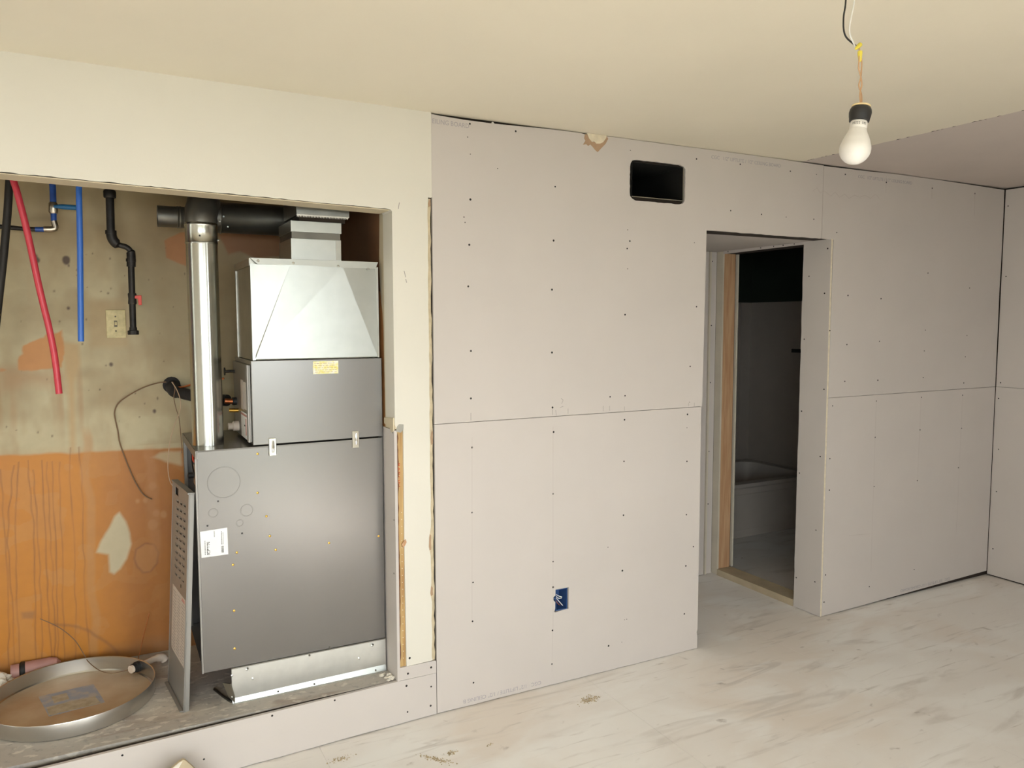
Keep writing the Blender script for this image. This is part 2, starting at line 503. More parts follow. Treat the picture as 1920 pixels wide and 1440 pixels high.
screws([(1.3292, 0.0000, 2.4156), (1.5371, 0.0000, 2.4092), (1.3295, 0.0000, 2.1171), (1.3235, 0.0000, 1.9359), (1.3176, 0.0000, 1.7684), (1.3278, 0.0000, 1.5061), (1.3265, 0.0000, 1.3108), (1.7273, 0.0000, 2.1989), (1.7200, 0.0000, 1.9715), (1.7126, 0.0000, 1.7625), (1.7133, 0.0000, 1.4919), (1.7166, 0.0000, 1.2526), (2.5006, 0.0000, 2.3875), (2.1206, 0.0000, 1.9877), (2.1062, 0.0000, 1.9537), (2.0980, 0.0000, 1.6563), (2.0196, 0.0000, 1.2853), (2.1024, 0.0000, 1.2863), (2.5157, 0.0000, 1.6956), (2.4824, 0.0000, 1.4102), (2.7753, 0.0000, 2.3879), (3.1149, 0.0000, 2.3842), (2.7195, 0.0000, 2.1616), (2.9238, 0.0000, 2.1563), (3.2932, 0.0000, 2.1545)], pA)
screws([(1.3194, 0.0000, 2.3624), (1.3307, 0.0000, 2.2965), (1.3007, 0.0000, 2.0453), (1.3053, 0.0000, 2.0244), (2.1185, 0.0000, 2.3891), (2.1082, 0.0000, 2.0371), (2.4960, 0.0000, 1.9976), (2.1103, 0.0000, 1.8631), (2.4827, 0.0000, 1.2380), (3.0933, 0.0000, 2.1534), (3.3034, -0.0000, 2.3843), (1.4528, 0.0000, 2.2505)], pA, r=0.0024)
screws([(1.3300, 0.0000, 1.1066), (1.3282, 0.0000, 0.8331), (1.3311, 0.0000, 0.5346), (1.3276, 0.0000, 0.3672), (1.3308, 0.0000, 0.0990), (1.7223, 0.0000, 1.1446), (1.7203, 0.0000, 0.8705), (1.7211, 0.0000, 0.5662), (1.7215, 0.0000, 0.4500), (1.7192, 0.0000, 0.2530), (1.7169, 0.0000, 0.0988), (2.1007, 0.0000, 1.1757), (2.0999, 0.0000, 0.9826), (2.0999, 0.0000, 0.7301), (2.0968, 0.0000, 0.4675), (2.0221, 0.0000, 0.1211), (2.4708, 0.0000, 1.1793), (2.4722, 0.0000, 0.9507), (2.4742, 0.0000, 0.6882), (2.5212, 0.0000, 0.5229), (2.4761, 0.0000, 0.4333), (2.4709, 0.0000, 0.1930)], pB)
screws([(2.4688, 0.0000, 1.1147), (2.1118, 0.0000, 0.2296), (2.0977, 0.0000, 0.1240), (2.1241, 0.0000, 0.2299), (2.0146, 0.0000, 0.5905)], pB, r=0.002)
screws([(3.5201, 0.0000, 2.4028), (3.8506, 0.0000, 2.3876), (4.2492, 0.0000, 2.3865), (4.6521, 0.0000, 2.3861), (3.4685, 0.0000, 2.0950), (3.5752, 0.0000, 1.4987), (3.8402, -0.0000, 1.5126), (4.2382, 0.0000, 1.5726), (4.6357, -0.0000, 1.5378), (4.2362, 0.0000, 1.4515), (4.6293, 0.0000, 1.4084), (3.5677, 0.0000, 1.2982), (3.8384, 0.0000, 1.2942), (4.2362, 0.0000, 1.2954), (4.6250, 0.0000, 1.2493), (3.5711, 0.0000, 1.7639), (3.8408, 0.0000, 1.7501), (4.2416, 0.0000, 1.9026), (4.6412, 0.0000, 1.8240)], pC, r=0.0042)
screws([(3.4771, 0.0000, 1.1684), (3.8311, 0.0000, 1.1771), (4.2288, 0.0000, 1.1797), (4.6198, 0.0000, 1.1745), (3.8330, 0.0000, 0.9712), (4.2261, 0.0000, 0.9876), (4.6238, 0.0000, 0.9711), (3.4690, 0.0000, 0.8800), (3.4725, 0.0000, 0.7061), (3.8388, 0.0000, 0.6897), (4.2203, 0.0000, 0.6863), (4.6093, 0.0000, 0.7280), (3.4637, 0.0000, 0.2338), (3.4577, 0.0000, 0.0813), (3.8282, 0.0000, 0.1081), (4.2238, 0.0000, 0.1477)], pD, r=0.0042)

def marks(segs, parent, m, w=0.0009, name='pencil_marks'):
    mb = MB()
    for a, b_ in segs:
        a, b_ = Vector(a), Vector(b_)
        d_ = (b_ - a); n_ = Vector((d_.z, 0, -d_.x)).normalized() * w
        mb.obox(a - n_ + Vector((0, -0.0002, 0)), d_, n_ * 2, (0, 0.0003, 0))
    return mb.build(name, m, parent, kind='stuff')
def pairs(l): return [(l[i], l[i + 1]) for i in range(0, len(l), 2)]
marks(pairs([(1.3261, 0.0000, 1.2512), (1.3259, 0.0000, 1.2202), (1.7166, 0.0000, 1.2433), (1.7167, 0.0000, 1.2199), (1.7328, 0.0000, 1.2401), (1.7356, 0.0000, 1.2165), (1.7957, 0.0000, 1.2437), (1.7958, 0.0000, 1.2201), (1.9822, 0.0000, 1.2459), (1.9824, 0.0000, 1.2217), (2.0171, 0.0000, 1.2441), (2.0173, 0.0000, 1.2222), (2.0999, 0.0000, 1.2373), (2.1002, 0.0000, 1.2176), (2.4762, 0.0000, 1.2357), (2.4765, 0.0000, 1.2177), (2.5125, 0.0000, 1.2339), (2.5129, 0.0000, 1.2158), (1.7599, 0.0000, 1.2903), (1.7708, 0.0000, 1.2827), (1.7708, 0.0000, 1.2827), (1.7627, 0.0000, 1.2667), (1.7546, 0.0000, 1.2506), (1.7709, 0.0000, 1.2545)]), pA, 'pencil')
marks(pairs([(1.3303, 0.0000, 1.1489), (1.3251, 0.0000, 0.3676), (1.7195, 0.0000, 1.1682), (1.7220, 0.0000, 0.2452), (1.7192, 0.0000, 0.2457), (1.7170, 0.0000, 0.0618)]), pB, 'pencil_faint', 0.0008)
marks(pairs([(3.3573, -0.0000, 2.4190), (3.3526, -0.0000, 2.0614), (3.8487, -0.0000, 2.4221), (3.8494, 0.0000, 2.3296), (4.2478, -0.0000, 2.4075), (4.2481, 0.0000, 2.3290), (4.6514, 0.0000, 2.3955), (4.6565, 0.0000, 2.2572)]), pC, 'pencil_faint', 0.0012)
marks(pairs([(3.8311, 0.0000, 1.1771), (3.8374, 0.0000, 0.1942), (4.2239, 0.0000, 1.1799), (4.2211, -0.0000, 0.6735), (4.6198, 0.0000, 1.1745), (4.6171, 0.0000, 0.3169), (3.6430, 0.0000, 0.4315), (3.8213, 0.0000, 0.4174)]), pD, 'pencil_faint', 0.001)
sc_ = [(3.2795, 0.0000, 2.2982), (3.3101, 0.0000, 2.3169), (3.3349, 0.0000, 2.2914), (3.3662, 0.0000, 2.3047), (3.4154, 0.0000, 2.2808), (3.4467, 0.0000, 2.3053), (3.4806, 0.0000, 2.2800), (3.5208, 0.0000, 2.2996), (3.5550, 0.0000, 2.2797), (3.5959, 0.0000, 2.2995), (3.6385, -0.0000, 2.2913), (3.6805, 0.0000, 2.3057), (3.7242, 0.0000, 2.2918), (3.7663, 0.0000, 2.3177), (3.8028, 0.0000, 2.2916)]
marks([(sc_[i], sc_[i + 1]) for i in range(len(sc_) - 1)], pC, 'pencil_faint', 0.0012, 'pencil_scribble')

INK = 'print_ink'
text('EILING BOARD', 0.026, INK, (1.1665, -0.0003, 2.400), (1, 0, -0.02), (0, 0, 1), pA, sx=0.92)
text('CGC   1/2" LIFTLITE / 1/2" CEILING BOARD', 0.024, INK, (2.59, -0.0003, 2.398), (1, 0, -0.004), (0, 0, 1), pA, sx=1.02)
text('CGC   1/2" LIFTLITE / 1/2" CEILING BOARD', 0.024, INK, (3.62, -0.0003, 2.393), (1, 0, 0), (0, 0, 1), pC, sx=1.0)
text('CGC   1/2" LIFTLITE / 1/2" CEILING B', 0.024, INK, (1.662, -0.0003, 0.034), (-1, 0, 0), (0, 0, -1), pB, sx=1.0)
text('CGC   1/2" LIFTLITE / 1/2" CEILING BOARD', 0.024, INK, (4.575, -0.0003, 0.046), (-1, 0, -0.004), (0, 0, -1), pD, sx=1.05)

# wall_right with its two sheets
wr = MB().box(4.9695, 5.05, YB, 0.0135, 0, H).build('wall_right', 'gap_dark', kind='structure',
    label='end wall of bare mauve drywall meeting the long wall', cat='wall')
pR = MB().slab([(YB, SEAM + 0.001), (-0.002, SEAM + 0.001), (-0.004, 2.43), (YB, 2.438)], [], wx(4.956, 0.0125)).build('drywall_panel', 'drywall', wr)
pR2 = MB().slab([(YB, 0.008), (-0.001, 0.010), (-0.001, SEAM - 0.001), (YB, SEAM - 0.001)], [], wx(4.956, 0.0125)).build('drywall_panel', 'drywall', wr)
screws([(4.956, y, z) for y, z in ((-0.022, 2.33), (-0.03, 1.9), (-0.028, 1.24), (-0.02, 1.14), (-0.035, 0.82), (-0.035, 0.55), (-0.03, 0.18), (-0.4, 0.9), (-0.4, 1.6))], pR2, 'x', 0.004)

# rest of the room shell, out of view
MB().box(-3.3, -3.2, YB, 0.2, 0, H).build('wall_left', 'wall_paint', kind='structure', label='plain cream wall beyond the closet opening', cat='wall')
D1, D2 = WINS
MB().slab([(-3.2, 0), (D1[0], 0), (D1[0], D1[3]), (D1[1], D1[3]), (D1[1], 0), (5.05, 0), (5.05, H), (-3.2, H)],
          [[(D2[0], D2[2]), (D2[1], D2[2]), (D2[1], D2[3]), (D2[0], D2[3])]], wy(YB - 0.12, 0.12)).build(
    'wall_back', 'wall_paint', kind='structure', label='rear wall with the patio doorway and window that let daylight in', cat='wall')
for nm, (x0, x1, z0, z1) in (('door_1', D1), ('window_1', D2)):
    fr_ = MB()
    fr_.box(x0, x0 + 0.04, YB - 0.09, YB - 0.03, z0, z1).box(x1 - 0.04, x1, YB - 0.09, YB - 0.03, z0, z1).box(x0 + 0.04, x1 - 0.04, YB - 0.09, YB - 0.03, z1 - 0.04, z1)
    if z0 > 0: fr_.box(x0 + 0.04, x1 - 0.04, YB - 0.09, YB - 0.03, z0, z0 + 0.04)
    fr_.build(nm, 'window_white', kind='structure', label='white frame of the %s in the rear wall' % ('patio doorway' if z0 == 0 else 'window'), cat='door' if z0 == 0 else 'window')
MB().box(-14, 16, -24, YB - 0.12, -0.3, -0.1).build('ground', 'ground', kind='structure', label='unseen dark grass yard outside the patio doorway', cat='ground')  # unseen grass, darkened to weaken its reflection in the furnace

# ------------------------------------------------------------------ closet shell
hdr = [(-1.25, 2.105)] + jag((-1.24, 2.100), (0.985, 2.056), 110, 0.0016, 11, 1) + [(0.990, 2.055), (0.996, 2.048)]
low = [(0.996, 1.222), (1.0, 1.212), (1.012, 1.209), (1.030, 1.213), (1.029, 0.7), (1.031, 0.236)]
rgt = [(1.146, 0.236)]
for k in range(48):
    z = 0.25 + 1.86 * k / 48
    d_ = rnd.uniform(-0.0018, 0.0018)
    if 0.69 < z < 0.77: d_ -= 0.014 * math.sin((z - 0.69) / 0.08 * math.pi)
    if 0.50 < z < 0.55: d_ -= 0.006
    rgt.append((1.1440 + d_, z))
rgt += [(1.147, 2.112), (1.1635, 2.113), (1.1635, H)]
wc = MB().slab([(-3.2, 0), (-1.25, 0)] + hdr + low + rgt + [(-3.2, H)], [], wy(0.0, 0.112, True)).build(
    'wall_closet', 'wall_paint', kind='structure', label='cream painted wall with the open furnace closet cut into it', cat='wall')
MB().slab([(1.134, 0.236)] + jag((1.1570, 0.236), (1.1575, 2.10), 60, 0.0022, 15, 0) + [(1.1585, 2.108), (1.14, 2.108)], [], wy(0.0035, 0.01)).build('torn_edge', 'torn_gypsum', wc, label='torn gypsum edge of the old wall')
for z0, z1, a, b_ in ((2.075, 2.107, 1.150, 1.1585), (1.13, 1.19, 1.150, 1.1585), (0.695, 0.768, 1.131, 1.146), (0.505, 0.548, 1.138, 1.152)):
    MB().slab([(a, z0), (b_, z0 + 0.006), (b_ - 0.001, (z0 + z1) / 2), (b_, z1 - 0.008), ((a + b_) / 2, z1), (a + 0.001, z1 - 0.01), (a - 0.002, (z0 + z1) / 2)], [], wy(0.0025, 0.0015)).build('torn_paper', 'paper_torn', wc)
MB().slab([(1.15, 0.0), (1.162, 0.0), (1.162, H - 0.01), (1.15, H - 0.01)], [], wy(0.0137, 0.02)).build('shadow_gap', 'gap_dark', wc)
# soffit under the header and the exposed timber edge of the jamb
MB().slab([(-1.25, 0.002), (0.985, 0.002), (0.985, 0.112), (-1.25, 0.112)], [], lambda u, v, t: (u, v + ysh(u), 2.0745 - 0.0195 * u - 0.0015 - t * 0.003)).build('header_soffit', 'jamb_paint', wc)
st = MB().slab([(1.006, 0.236), (1.040, 0.236), (1.040, 1.212)] + jag((1.006, 1.2), (1.006, 0.25), 30, 0.0022, 21, 0), [], wy(0.004, 0.05)).build('jamb_stud', 'stud_wood', wc, label='exposed timber edge with red lettering')
text('BARON', 0.013, 'red_ink', (1.008, 0.0036, 1.07), (0, 0, -1), (1, 0, 0), st, sx=2.2)
MB().slab(jag((1.005, 0.25), (1.005, 1.19), 40, 0.0012, 51, 0) + jag((1.0105, 1.19), (1.0105, 0.25), 40, 0.0022, 52, 0), [], wy(0.0025, 0.002)).build('bark_edge', 'bark', st)
nl = MB()
for k in range(22):
    z = 0.27 + k * 0.0285
    nl.lathe([(0.002, 0), (0.0016, 0.0012)], (1.021 + rnd.uniform(-0.001, 0.001), 0.004, z), (0, -1, 0), seg=6)
nl.build('staple_dots', 'gypsum', st, kind='stuff')
MB().slab([(1.0, 1.196), (1.018, 1.19), (1.030, 1.202), (1.031, 1.222), (1.014, 1.224), (1.004, 1.216)], [], wy(-0.007, 0.006)).build('corner_bead', 'galv_dim', wc, label='bent scrap of metal corner bead')
MB().slab([(1.018, 0.742), (1.026, 0.752), (1.034, 0.762), (1.038, 0.748), (1.031, 0.735), (1.022, 0.728)], [], wy(-0.006, 0.008)).build('wood_knot', 'stud_wood_dim', st)
screws([(1.045, ysh(1.045), 0.268)], wc)

marks([(Vector(a) + Vector((0, ysh(a[0]), 0)), Vector(b_) + Vector((0, ysh(b_[0]), 0))) for a, b_ in pairs([(1.0485, 0.0000, 1.7921), (1.0527, 0.0000, 1.7777), (1.0424, 0.0000, 1.8229), (1.0486, 0.0000, 1.7983), (1.0264, 0.0000, 2.0835), (1.0218, 0.0000, 2.0589)])], wc, 'pencil', 0.0012, 'scuff_marks')
# closet side wall: brown paint, cream return with a ragged edge, lower new board
ws = MB().box(1.002, 1.12, 0.113, 0.80, 0.0, H).build('wall_closet_side', 'brown_wall', kind='structure', label='brown painted side wall inside the furnace closet', cat='wall')
yj = [(0.15, 2.055), (0.157, 1.95), (0.163, 1.86), (0.156, 1.80), (0.15, 1.74), (0.142, 1.70), (0.128, 1.66), (0.122, 1.6), (0.118, 1.45), (0.112, 1.2)]
MB().slab([(-0.005, 1.205), (-0.005, 2.052)] + yj, [], wx(0.9965, 0.006)).build('cream_return', 'jamb_paint', ws)
MB().slab([(0.10, 1.2), (0.10, 1.72), (0.175, 1.75), (0.19, 1.5), (0.185, 1.2)], [], wx(0.9995, 0.003)).build('orange_strip', 'orange_wall', ws)
jl = MB().box(0.992, 1.0035, -0.006, 0.20, 0.182, 1.2).build('jamb_board', 'drywall', ws, label='new drywall lining the lower jamb')
screws([(0.992, 0.012, 1.19), (0.992, 0.010, 0.84), (0.992, 0.02, 0.62)], jl, 'x', 0.0035)
MB().slab([(0.0, 1.196), (0.02, 1.19), (0.06, 1.212), (0.11, 1.216), (0.11, 1.24), (0.0, 1.25)], [], wx(0.990, 0.006)).build('torn_paper', 'jamb_paint', ws)
MB().box(-1.40, -1.25, 0.16, 0.80, 0, H).build('wall_closet_left', 'dark_wall', kind='structure', label='far side wall of the furnace closet, out of view', cat='wall')

# raised closet floor and the drywall-faced curb in front of it
MB().box(-1.25, 1.0, 0.016, 0.775, 0.0, 0.18).build('floor_closet', 'concrete', kind='structure', label='stained concrete ledge the furnace stands on', cat='floor')
cb = MB().slab([(-1.4, 0.0), (1.1615, 0.0), (1.1615, 0.176), (-1.4, 0.178)], [], wy(0.0137, 0.02, True)).build('trim_1', 'gap_dark', kind='structure', label='low curb under the furnace closet faced with new drywall', cat='curb')
cp = MB().slab(jag((-1.4, 0.002), (1.1615, 0.004), 60, 0.001, 31, 1) + [(1.1615, 0.004), (1.1615, 0.178), (1.0, 0.1815), (-1.4, 0.1815)], [], wy(0.0, 0.0132, True)).build('drywall_panel', 'drywall', cb)
cs = MB().slab([(0.999, 0.183), (1.1615, 0.1795), (1.1615, 0.229), (1.155, 0.233), (1.004, 0.236), (0.998, 0.225)], [], wy(-0.0005, 0.0132, True)).build('drywall_strip', 'drywall', cb, label='short drywall offcut at the foot of the jamb')
screws([(p[0], ysh(p[0]), p[2]) for p in [(1.0297, -0.0100, 0.1552), (1.1380, -0.0100, 0.1261), (0.7340, -0.0100, 0.1689), (0.4975, -0.0100, 0.1690), (0.2567, -0.0100, 0.0707), (-0.0004, -0.0100, 0.1597), (1.0328, -0.0100, 0.0447), (1.1348, -0.0100, 0.0450)]], cp)
screws([(p[0], ysh(p[0]) - 0.0005, p[2]) for p in [(1.0367, -0.0050, 0.2052), (1.1385, -0.0050, 0.2078)]], cs)

# closet rear wall with painted stains and some painted shade
YW = 0.76
nx, nz = 392, 560
X = np.linspace(-1.25, 1.002, nx); X = np.concatenate([np.linspace(-1.25, -0.56, 24)[:-1], np.linspace(-0.56, 0.62, 330), np.linspace(0.62, 1.002, 24)[1:]])
nx = len(X)
Z = np.linspace(0.181, H, nz)
GX, GZ = np.meshgrid(X, Z)
rs = np.random.RandomState(4)
def vnoise(sx, sz, seed):
    r = np.random.RandomState(seed)
    n0, n1 = 64, 64
    g = r.rand(n0, n1)
    u = (GX * sx) % n0; v = (GZ * sz) % n1
    i, j = u.astype(int), v.astype(int); fu, fv = u - i, v - j
    fu = fu * fu * (3 - 2 * fu); fv = fv * fv * (3 - 2 * fv)
    i1, j1 = (i + 1) % n0, (j + 1) % n1
    i %= n0; j %= n1
    return (g[i, j] * (1 - fu) + g[i1, j] * fu) * (1 - fv) + (g[i, j1] * (1 - fu) + g[i1, j1] * fu) * fv
def fbm(s, seed, asp=1.0):
    return (vnoise(s, s * asp, seed) + 0.5 * vnoise(2 * s, 2 * s * asp, seed + 1) + 0.25 * vnoise(4 * s, 4 * s * asp, seed + 2)) / 1.75
def sdf(poly):
    inside = np.zeros(GX.shape, bool); dmin = np.full(GX.shape, 9.0)
    for k in range(len(poly)):
        x0, z0 = poly[k][0], poly[k][2]; x1, z1 = poly[(k + 1) % len(poly)][0], poly[(k + 1) % len(poly)][2]
        ex, ez = x1 - x0, z1 - z0
        t = np.clip(((GX - x0) * ex + (GZ - z0) * ez) / (ex * ex + ez * ez + 1e-12), 0, 1)
        dmin = np.minimum(dmin, np.hypot(GX - x0 - t * ex, GZ - z0 - t * ez))
        c_ = ((z0 > GZ) != (z1 > GZ)) & (GX < (x1 - x0) * (GZ - z0) / (z1 - z0 + 1e-12) + x0)
        inside ^= c_
    return np.where(inside, -dmin, dmin)
PAINT = np.zeros(GX.shape + (3,))
PAINT[:] = lin((192, 178, 142))
def lay(mask, col):
    global PAINT
    mk = np.clip(mask, 0, 1)[..., None]
    PAINT = PAINT * (1 - mk) + np.array(lin(col)) * mk
def sm(d, w): return np.clip(0.5 - d / w, 0, 1)
wob = (fbm(18, 20) - 0.5) * 0.03
lay(0.30 * np.clip((fbm(3, 30) - 0.42) * 4, 0, 1), (176, 156, 116))
lay(0.55 * np.clip((GZ - 1.62) / 0.35, 0, 1), (170, 146, 106))                          # browner towards the top
lay(0.6 * sm(sdf([(0.1410, 0.7600, 2.1692), (0.6027, 0.7600, 2.2038), (0.5804, 0.7600, 1.3946), (0.2071, 0.7600, 1.4296), (0.1423, 0.7600, 1.8149)]), 0.12), (150, 128, 92))
lay(0.5 * np.clip((fbm(6, 130) - 0.48) * 4, 0, 1) * (GZ > 1.1), (150, 124, 84))
lay(0.3 * np.clip((fbm(20, 140, 0.4) - 0.5) * 4, 0, 1), (164, 138, 98))
# yellowed runs between the patch and the orange band
run = np.clip((vnoise(42, 1.2, 50) - 0.55) * 3.2, 0, 1) * sm(GX + 0.06 + wob, 0.08) * np.clip((1.5 - GZ) / 0.12, 0, 1) * np.clip((GZ - 1.12) / 0.15, 0.25, 1)
lay(0.6 * run, (170, 132, 88))
lay(0.55 * sm(sdf([(-0.3698, 0.7600, 1.4464), (-0.1420, 0.7600, 1.4179), (-0.1452, 0.7600, 1.3413), (-0.2648, 0.7600, 1.3788), (-0.3741, 0.7600, 1.3513)]), 0.05), (176, 138, 98))
lay(0.75 * sm(sdf([(-0.1611, 0.7600, 1.5490), (-0.0933, 0.7600, 1.5371), (-0.0926, 0.7600, 1.4603), (-0.1153, 0.7600, 1.3731), (-0.1240, 0.7600, 1.0633), (-0.1432, 0.7600, 1.0649), (-0.1381, 0.7600, 1.3740)]), 0.02), (190, 156, 106))
# orange band below
ez = 1.098 - 0.036 * (GX + 0.386) + (fbm(14, 60) - 0.5) * 0.016
om = np.clip((ez - GZ) / 0.010 + 0.5, 0, 1) * (0.9 + 0.1 * (fbm(9, 61) > 0.4))
lay(0.35 * np.clip((ez + 0.03 - GZ) / 0.05, 0, 1), (190, 150, 104))
lay(om, (200, 130, 38))
lay(om * 0.45 * np.clip((fbm(4, 64) - 0.45) * 4, 0, 1), (180, 114, 46))
lay(om * 0.6 * np.clip((GX + 0.12) / 0.2, 0, 1), (150, 92, 42))  # shade beside the furnace, painted in as a darker orange
# patches of bare orange and older paint
lay(sm(sdf([(-0.3076, 0.7600, 1.4382), (-0.3034, 0.7600, 1.4913), (-0.2871, 0.7600, 1.5336), (-0.2537, 0.7600, 1.5502), (-0.2110, 0.7600, 1.5582), (-0.1971, 0.7600, 1.5817), (-0.1477, 0.7600, 1.6008), (-0.1470, 0.7600, 1.5270), (-0.1581, 0.7600, 1.4402), (-0.2252, 0.7600, 1.4422), (-0.2622, 0.7600, 1.4368)]) + wob, 0.006), (196, 136, 76))
lay(0.8 * sm(sdf([(-0.3698, 0.7600, 1.4464), (-0.3414, 0.7600, 1.4455), (-0.3385, 0.7600, 1.4306), (-0.3705, 0.7600, 1.4316)]) + wob, 0.006), (190, 130, 76))
lay(0.9 * sm(sdf([(0.2466, 0.7600, 1.9711), (0.2637, 0.7600, 1.9832), (0.3109, 0.7600, 2.0104), (0.3584, 0.7600, 2.0265), (0.3528, 0.7600, 1.8546), (0.2855, 0.7600, 1.8822), (0.2462, 0.7600, 1.8989)]) + wob * 0.4, 0.006), (176, 116, 66))
lay(0.8 * sm(sdf([(0.4623, 0.7600, 2.0089), (0.5074, 0.7600, 2.0298), (0.7146, 0.7600, 2.0454), (0.7472, 0.7600, 1.9268), (0.6176, 0.7600, 1.9100), (0.5499, 0.7600, 1.9429), (0.4998, 0.7600, 1.9222)]) + wob * 0.4, 0.01), (150, 96, 58))
lay(0.92 * sm(sdf([(-0.0659, 0.7600, 0.6584), (-0.0440, 0.7600, 0.7104), (-0.0142, 0.7600, 0.7571), (0.0098, 0.7600, 0.8048), (0.0286, 0.7600, 0.8210), (0.0513, 0.7600, 0.7767), (0.0658, 0.7600, 0.7237), (0.0682, 0.7600, 0.6767), (0.0494, 0.7600, 0.6140), (0.0234, 0.7600, 0.5758), (-0.0017, 0.7600, 0.5564), (-0.0174, 0.7600, 0.5681), (-0.0206, 0.7600, 0.6427)]) + wob * 0.25, 0.012), (196, 184, 152))
lay(0.75 * sm(sdf([(0.1560, 0.7600, 1.0444), (0.1944, 0.7600, 1.0646), (0.2797, 0.7600, 1.0625), (0.2776, 0.7600, 1.0012), (0.2309, 0.7600, 1.0147), (0.1933, 0.7600, 1.0320)]) + wob * 0.4, 0.014), (196, 178, 140))
rg = sdf([(0.0878, 0.7600, 0.6506), (0.1218, 0.7600, 0.6694), (0.1551, 0.7600, 0.6601), (0.1729, 0.7600, 0.6245), (0.1649, 0.7600, 0.5781), (0.1383, 0.7600, 0.5441), (0.1090, 0.7600, 0.5439), (0.0893, 0.7600, 0.5752), (0.0781, 0.7600, 0.6098)])
lay(0.75 * np.clip(1 - np.abs(rg + wob * 0.3) / 0.007, 0, 1), (132, 82, 46))
lay(0.35 * sm(rg, 0.01), (186, 132, 78))
for (cx_, cz_, r_) in ((0.17, 0.80, 0.012), (0.155, 0.75, 0.018), (0.20, 0.79, 0.012), (0.13, 0.86, 0.01), (0.16, 0.92, 0.014), (0.10, 0.86, 0.008)):
    lay(0.45 * sm(np.hypot(GX - cx_, (GZ - cz_) * 0.8) - r_ + wob * 0.3, 0.008), (196, 148, 96))
lay(0.5 * sm(np.abs(GX - 0.158 + wob) - 0.022, 0.02) * sm(np.abs(GZ - 0.84) - 0.24, 0.06), (184, 128, 76))
# dark runs down the orange band
runs = [[(-0.3846, 0.7600, 1.0422), (-0.3837, 0.7600, 0.8257), (-0.3809, 0.7600, 0.6065), (-0.3942, 0.7600, 0.2316)], [(-0.3427, 0.7600, 1.0557), (-0.3656, 0.7600, 0.8671), (-0.3750, 0.7600, 0.7373), (-0.3722, 0.7600, 0.5168), (-0.3778, 0.7600, 0.2281)], [(-0.3259, 0.7600, 1.0673), (-0.3412, 0.7600, 0.8861), (-0.3517, 0.7600, 0.6902), (-0.3568, 0.7600, 0.2460)], [(-0.2946, 0.7600, 1.0733), (-0.2882, 0.7600, 0.9240), (-0.2839, 0.7600, 0.7692), (-0.3000, 0.7600, 0.2227)], [(-0.2761, 0.7600, 1.0324), (-0.2690, 0.7600, 0.8558), (-0.2711, 0.7600, 0.5893), (-0.2781, 0.7600, 0.2067)],
        [(-0.2412, 0.7600, 1.0688), (-0.2448, 0.7600, 0.8530), (-0.2487, 0.7600, 0.5858), (-0.2446, 0.7600, 0.2338)], [(-0.2286, 0.7600, 1.0589), (-0.2280, 0.7600, 0.8510), (-0.2261, 0.7600, 0.6273), (-0.2323, 0.7600, 0.2084)], [(-0.2078, 0.7600, 1.0615), (-0.2111, 0.7600, 0.8491), (-0.2110, 0.7600, 0.6250), (-0.2214, 0.7600, 0.1945)], [(-0.1836, 0.7600, 1.0550), (-0.1875, 0.7600, 0.8686), (-0.1901, 0.7600, 0.5766), (-0.2018, 0.7600, 0.2019)], [(-0.1393, 0.7600, 1.1135), (-0.1487, 0.7600, 0.9762), (-0.1444, 0.7600, 0.7511), (-0.1477, 0.7600, 0.4786), (-0.1613, 0.7600, 0.1933)], [(-0.1124, 0.7600, 1.1115), (-0.1045, 0.7600, 0.9719), (-0.1096, 0.7600, 0.7465), (-0.1127, 0.7600, 0.4726), (-0.1080, 0.7600, 0.1936)]]
for k, rp in enumerate(runs):
    zz = np.array([p[2] for p in rp])[::-1]; xx = np.array([p[0] for p in rp])[::-1]
    xc = np.interp(GZ, zz, xx) + (vnoise(0.01, 16, 70 + k) - 0.5) * 0.007
    mk = np.clip(1.25 - np.abs(GX - xc) / 0.0030, 0, 1) * ((GZ < zz.max()) & (GZ > zz.min())) * (0.32 + 0.35 * vnoise(0.01, 9, 90 + k))
    lay(mk * (1.0 if k < 9 else 0.85), (124, 74, 38))
    lay(0.12 * np.clip(1 - np.abs(GX - xc) / 0.014, 0, 1) * ((GZ < zz.max()) & (GZ > zz.min())), (184, 124, 66))
lay(0.5 * sm(np.abs(GX + 0.085 + (vnoise(0.01, 8, 99) - .5) * 0.02) - 0.016, 0.012) * np.clip((1.2 - GZ) / 0.05, 0, 1), (190, 140, 84))
# scrapes near the floor, wear marks
lay(0.6 * np.clip(1 - np.abs(np.hypot(GX + 0.30, GZ - 0.05) - 0.335 + wob * 0.4) / 0.010, 0, 1) * (GX > -0.24) * (GX < 0.0), (140, 92, 54))
lay(0.6 * sm(sdf([(-0.3422, 0.7600, 0.4493), (-0.2942, 0.7600, 0.4452), (-0.2992, 0.7600, 0.4146), (-0.3398, 0.7600, 0.4221)]), 0.012), (150, 104, 66))
lay(0.7 * np.clip((0.25 - GZ) / 0.05 + (fbm(12, 66) - 0.5) * 2, 0, 1), (150, 104, 60))
